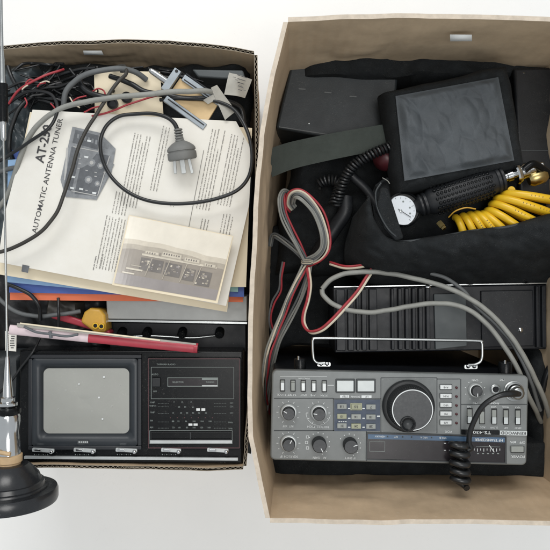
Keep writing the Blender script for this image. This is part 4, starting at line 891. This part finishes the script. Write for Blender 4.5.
cable('black_cable','long thin black cord crossing the AT-250 page down to the left edge',[(-8,254,.275),(10,249,.276),(25,242,.277),(42,231,.278),(56,213,.279),(65,192,.279),(72,170,.279),(78,150,.278),(86,131,.276),(97,112,.274),(108,96,.272),(118,82,.27),(126,74,.262),(124,66,.25),(112,68,.24)],1.9,'cableb')
cable('grey_cable','pale grey cable curving over the top edge of the manual',[(-6,214,.24),(8,196,.25),(14,176,.256),(21,154,.262),(31,133,.268),(46,117,.272),(64,107,.274),(85,102,.275),(108,99,.275),(132,96,.274),(158,93,.273),(182,92,.271),(206,91,.266),(220,96,.25)],2.6,'gcable')
cable('grey_cable','second grey cable looping at the left edge below the antenna sleeve',[(-10,176,.24),(4,171,.245),(14,168,.248),(24,167,.248),(34,170,.24)],2.3,'dgcable')
cable('black_cable','black cable with a pale highlight crossing the AT-250 heading corner',[(-6,163,.262),(8,156,.264),(22,147,.268),(36,137,.272),(48,128,.274),(56,115,.274),(57,104,.27),(52,95,.262),(42,91,.255),(28,92,.25),(12,101,.245),(-4,114,.24)],1.7,'cable')
cable('black_cable','thick black cable arching along the far wall above the cream envelope',[(64,108,.252),(66,92,.256),(74,82,.258),(86,74,.26),(100,70,.26),(118,69,.258),(134,72,.25),(146,80,.24)],2.8,'dgcable')
cable('black_cable','black cable bending from the wire tangle onto the cream envelope',[(78,76,.248),(82,86,.252),(90,93,.256),(102,97,.258),(112,97,.254)],3.0,'cable')
cable('black_cable','black cable running right from the plug cord toward the stickers',[(110,76,.245),(130,83,.252),(145,91,.254),(165,95,.254),(185,98,.254),(205,99,.254),(225,101,.252),(240,108,.245),(244,122,.24)],2.6,'cable')
cable('black_cable','black cable heading diagonally down the left wall under the antenna sleeve',[(8,66,.24),(12,78,.242),(18,90,.24),(24,102,.23)],2,'cable')
cable('black_cable','curved black cable left of the manual edge',[(34,96,.24),(20,108,.246),(12,126,.248),(9,146,.248),(13,160,.24)],2.2,'cable')
tg=[((6,116),(22,104),(40,92),(58,83),(72,78)),((14,112),(30,98),(48,88),(66,80),(84,76)),((26,96),(40,84),(56,76),(76,70),(96,68)),((20,74),(38,82),(52,95),(60,108)),((44,72),(52,84),(66,90),(78,102)),((28,106),(40,100),(55,99),(70,104)),((60,66),(52,78),(40,90),(30,108)),((8,88),(24,82),(44,84),(62,94)),((70,68),(80,80),(92,86),(98,100)),((56,72),(64,86),(80,92),(92,104))]
for i,p in enumerate(tg):
    cable('thin_black_wire','thin black wire in the tangle above the manual',[(a,b,.232+.003*(i%4)+.006*math.sin(k*1.4+i)) for k,(a,b) in enumerate(p)],1.0+.35*(i%3),'cable',cat='wire',group='thin black wires tangled at the far left of the corrugated box')
random.seed(21)
for i in range(20):
    a=random.uniform(0,60); b=random.uniform(72,106); ang=random.uniform(-.9,.3); p=[]
    for k in range(5): p.append((a,b,.226+random.uniform(0,.020))); a+=math.cos(ang)*random.uniform(11,17); b+=math.sin(ang)*random.uniform(7,13); ang+=random.uniform(-.5,.7); b=max(64,min(110,b)); a=min(a,98)
    cable('thin_black_wire','thin black wire in the tangle above the manual',p,random.choice((.8,1.1,1.5)),'cable',cat='wire',group='thin black wires tangled at the far left of the corrugated box',n=7)
for i in range(9):
    a=random.uniform(98,200); b=random.uniform(68,76); p=[(a+k*random.uniform(7,13),b+k*random.uniform(-.5,3),.230+random.uniform(0,.006)) for k in range(4)]
    cable('thin_black_wire','thin black wire lying along the far wall behind the metal bracket',p,random.choice((.9,1.3)),'cable',cat='wire',group='thin black wires lying along the far wall',n=7)
cable('red_wire','longest pinkish red wire arching over the tangle at the far left',[(9,104,.25),(18,92,.256),(30,83,.258),(44,76,.257),(58,71,.252),(64,69,.245)],1.2,'red',cat='wire')
cable('red_wire','red wire curving under the grey cable toward the metal bracket',[(92,116,.258),(106,113,.26),(122,107,.261),(136,102,.26),(150,98,.255),(160,96,.25)],1.0,'red',cat='wire')
for i,p in enumerate([((26,84),(30,80),(34,81)),((38,87),(41,84),(46,83)),((25,98),(27,103),(25,107)),((51,104),(54,107),(57,112)),((72,102),(78,98),(86,96)),((92,92),(98,89),(104,91),(106,96)),((84,112),(92,108),(100,106))]):
    cable('short_red_wire','short red wire end poking out of the black tangle',[(a,b,.258+.002*math.sin(k*2)) for k,(a,b) in enumerate(p)],.8,'red',cat='wire',group='short red wire ends in the black tangle',n=6)
for i,p in enumerate([((22,90),(25,87),(28,85)),((40,83),(46,81),(50,82)),((70,98),(74,104),(80,108)),((58,110),(63,106),(66,106))]):
    cable('short_pale_wire','short pale wire end poking out of the black tangle',[(a,b,.259) for a,b in p],.7,'cream',cat='wire',group='short pale wire ends in the black tangle',n=6)
# cream envelope
env=thing('cream_envelope','cream card panel with round black grommets behind the manual','card',130,90,.23)
s=sheet([(94,70),(160,72),(164,124),(95,122)],(.236,.236,.236,.236),'paper2',seed=9,amp=.002); s.build('sheet',env)
for x,y,r in ((113,104,5.5),(127,98,5.5),(113,91,2)):
    s=MB(); s.lathe(P(x,y,.237),(0,0,1),[(r*U(.24),0),(r*U(.24),.004),(r*.7*U(.24),.005),(r*.6*U(.24),.003),(.0001,.003)],'blk',seg=20); s.build('grommet',env)
# metal bracket
mb=thing('metal_bracket','square grey metal bracket frame around a tan board near the far wall','bracket',180,98,.24)
zb=.258
def bar(p0,p1,w,m,z=zb,h=.006):
    a,b=Vector((p0[0],p0[1])),Vector((p1[0],p1[1])); d=(b-a).normalized(); n=Vector((-d.y,d.x))*w/2; s=MB(); s.slab([tuple(a+n),tuple(b+n),tuple(b-n),tuple(a-n)],z,h,m); return s
s=MB(); s.slab([(180,78),(218,104),(206,124),(166,98)],zb-.004,.004,'wood'); s.build('board',mb,bevel=.0006)
s=bar((178,69.5),(164,90),7.4,'alu',z=zb+.003); s.lathe(P(176.5,71,zb+.0034),(0,0,1),[(1.6*U(zb),-.0002),(1.6*U(zb),.0002)],'blk',seg=16); s.build('bar',mb,bevel=.0012)
bar((183,77),(222,104),7,'alu').build('bar',mb,bevel=.0008); bar((165,98),(205,127),7,'alu').build('bar',mb,bevel=.0008)
s=bar((184,79.3),(220,104.5),1.1,'blk',z=zb+.0006,h=.001); s.build('groove',mb); bar((168,99),(204,125),1.1,'blk',z=zb+.0006,h=.001).build('groove',mb); bar((186,73.5),(212,92),1.2,'blkm',z=zb+.001,h=.004).build('edge_strip',mb)
ct=thing('chrome_tube','short polished chrome tube sticking out beside the metal bracket','tube',158,76,.24)
pA,pB=P(150,70,.255),P(170,84,.252); s=MB(); s.lathe(pA,(pB-pA),[(.0012,-.001),(.0028,.0005),(.0032,.003),(.0040,.018),(.0042,.026),(.0001,.0262)],'chrome',seg=24); s.build('barrel',ct)
# stickers
st1=thing('crumpled_sticker','large crumpled grey sticker in the far right corner of the corrugated box','sticker',235,85,.25)
s=sheet([(229,72),(252,79),(245,98),(224,94)],(.262,.258,.256,.266),'tagp',seed=12,amp=.004,fs=60,nx=16,ny=16); s.build('sheet',st1)
s=MB()
for k in range(5): s.rect(237+k*.3,76+k*3.4,247-k*1.3,76.6+k*3.4,.2675,.0003,'inkd',rot=18)
for k in range(6): s.rect(233+k*2,77+k*2.6,236+k*2,77.5+k*2.6,.2675,.0003,'ink',rot=18)
s.build('print',st1)
st2=thing('crossed_tape','pale grey tape strip crossed below the crumpled sticker','tape',222,108,.25)
s=sheet([(211,88),(217,85),(236,111),(225,120)],(.264,.264,.26,.26),'tagp',seed=14,amp=.002,fs=60,nx=10,ny=16); s.build('strip',st2)
s=sheet([(203,100),(214,94),(220,97),(208,104)],(.262,.262,.262,.262),'tagp',seed=15,amp=.002,fs=60,nx=8,ny=8); s.build('strip',st2)
s=MB(); s.slab([(192,69),(243,70),(246,80),(198,77)],.238,.03,'gpanel'); tag(s.build('green_grey_box',bevel=.002,base=P(220,75,.2)),'low green grey box against the far wall of the corrugated box','box')
# plastic bag & dark cloth fillers
s=pillow([(-32,58),(34,62),(36,240),(-34,262)],.228,.008,.03,'plast',nx=40,ny=80,amp=.010,fs=35,seed=61,crease=.4); tag(s.build('plastic_bag',base=P(0,150,.2)),'crinkled dark grey plastic bag along the left side of the corrugated box','bag')
s=pillow([(20,60),(250,62),(252,130),(22,122)],.205,.008,.03,'blkf',nx=70,ny=24,amp=.010,fs=30,seed=64); tag(s.build('cloth_filler',base=P(120,90,.1)),'black cloth under the wires along the far wall of the corrugated box','cloth')
s=pillow([(-32,262),(112,270),(110,356),(-34,356)],.195,.006,.03,'blk',nx=50,ny=30,amp=.008,fs=30,seed=67); tag(s.build('black_bag',base=P(40,310,.1)),'black plastic bag under the yellow connector and rolled magazine','bag')
s=pillow([(-32,352),(22,350),(22,462),(-34,462)],.22,.006,.03,'dcase',nx=20,ny=40,amp=.004,fs=30,seed=70); tag(s.build('charcoal_pouch',base=P(0,410,.1)),'charcoal pouch between the television and the left edge','pouch')
s=pillow([(238,130),(254,130),(250,460),(238,458)],.16,.004,.03,'blkf',nx=8,ny=70,amp=.006,fs=25,seed=73); tag(s.build('cloth_filler',base=P(245,300,.1)),'narrow black cloth down the right wall of the corrugated box','cloth')
cable('grey_cable','grey cable curving under the folders left of the yellow connector',[(-6,292,.228),(6,305,.23),(20,313,.232),(40,316,.232),(60,315,.231),(80,311,.225)],2.2,'dgcable')
cable('black_cable','black cable dropping from the folders to the rolled magazine',[(6,284,.246),(20,289,.248),(32,296,.248),(39,306,.245),(40,320,.235)],2,'cable')
cable('black_cable','short upright black cable left of the red booklet',[(58,298,.24),(59,312,.245),(59,328,.24)],1.5,'cable')
cable('black_cable','thin black cable along the left side of the television',[(40,338,.235),(34,350,.245),(22,366,.245),(10,382,.245),(-6,398,.24)],1.2,'cable')
# ================= ANTENNA
an=thing('whip_antenna','chrome whip antenna with a round black magnetic base lying across the left side','antenna',10,480,.262)
za=.318
a0=P(10,503,za); a1=P(3.2,120,za+.004); ax=(a1-a0).normalized(); u=U(za)
def at_y(py): # distance along axis for a photo row
    t=(503-py)/(503-120); return (a1-a0).length*t
s=MB(); s.lathe(a0,ax,[(.041,0),(.0465,.001),(.0475,.0035),(.0475,.0115),(.0462,.0145),(.0375,.0152),(.0372,.0170),(.0345,.0178),(.0338,.022),(.0315,.0225),(.029,.029),(.0225,.0365),(.0185,.0400),(.0125,.0402),(.0001,.041)],'magnet',seg=72); s.build('magnetic_base',an,smooth=35)
s=MB()
for k in range(20):
    a=2*math.pi*k/20; 
s=MB(); b=at_y(466); s.lathe(a0,ax,[(.0118,b-.010),(.0118,b-.002),(.0112,b+.004,'tan'),(.0128,b+.005,'tan'),(.0130,b+.012,'tan'),(.0118,b+.0125,'tan')],'steel',seg=32)
s.build('collar',an)
s=MB(); y=at_y; s.lathe(a0,ax,[(.0112,y(462)),(.0112,y(446)),(.0104,y(438)),(.0100,y(432)),(.0106,y(426)),(.0116,y(421)),(.0116,y(416)),(.0100,y(413))],'chrome',seg=24); s.build('spring_mount',an,smooth=20)
s=MB(); s.lathe(a0,ax,[(.0118,y(413)),(.0124,y(412)),(.0124,y(408)),(.0100,y(407))],'blkg',seg=32); s.build('black_ring',an)
s=MB(); s.lathe(a0,ax,[(.0075,y(407)),(.0092,y(405)),(.0092,y(402)),(.0066,y(401)),(.0066,y(398)),(.0074,y(397)),(.0052,y(396)),(.0022,y(360)),(.0015,y(356))],'chrome',seg=28); s.build('cone_ferrule',an)
s=MB(); s.lathe(a0,ax,[(.0012,y(358)),(.0011,y(140))],'steel',seg=12); s.build('rod',an)
s=MB(); s.lathe(a0,ax,[(.0012,y(141)),(.0026,y(139)),(.0030,y(122)),(.0001,y(122))],'chrome',seg=20); s.build('lower_ferrule',an)
s=MB(); s.lathe(a0,ax,[(.0048,y(122)),(.0050,y(120)),(.0050,y(86)),(.0048,y(84)),(.0001,y(84))],'blkg',seg=28); s.build('coil_sleeve',an)
s=MB(); s.lathe(a0,ax,[(.0036,y(84)),(.0030,y(80)),(.0028,y(60)),(.0016,y(50)),(.0015,y(-20)),(.0001,y(-21))],'steel',seg=14); s.build('upper_rod',an)
s=MB(); w0=a0+ax*at_y(455)
s.tube([w0+Vector((-.018,.004,.004)),w0+Vector((-.006,.006,.0115)),w0+Vector((.006,.004,.0118))],.0022,'tan',seg=8); s.build('tape_end',an)
# ================= CAMERA, LIGHT
cam=bpy.data.cameras.new('camera'); co=bpy.data.objects.new('camera',cam); COL.objects.link(co); co.location=(0,0,ZC); co.rotation_euler=(0,0,0)
cam.sensor_width=36; cam.lens=36/(2*.4125); cam.clip_end=50; cam.clip_start=.01; sc.camera=co
wd=bpy.data.worlds.new('World'); sc.world=wd; wd.use_nodes=True; bgn=wd.node_tree.nodes['Background']; bgn.inputs[0].default_value=(.93,.97,1,1); bgn.inputs[1].default_value=.58
def area(name,loc,tgt,sx,sy,pw,col=(1,1,1)):
    l=bpy.data.lights.new(name,'AREA'); l.shape='RECTANGLE'; l.size=sx; l.size_y=sy; l.energy=pw; l.color=col
    o=bpy.data.objects.new(name,l); COL.objects.link(o); o.location=loc; o.rotation_euler=(Vector(tgt)-Vector(loc)).to_track_quat('-Z','Y').to_euler()
area('window_light',(-.25,1.7,1.9),(0,0,.2),1.3,.9,26,(1,.99,.97))
area('ceiling_light',(.3,-.2,2.6),(0,0,.2),1.0,1.0,20,(1,.98,.95))
sc.view_settings.view_transform='Standard'; sc.view_settings.look='None'; sc.view_settings.exposure=0; sc.view_settings.gamma=1
sc.render.resolution_x=sc.render.resolution_y=1024
for o in bpy.data.objects:
    if '_w' in o: del o['_w']
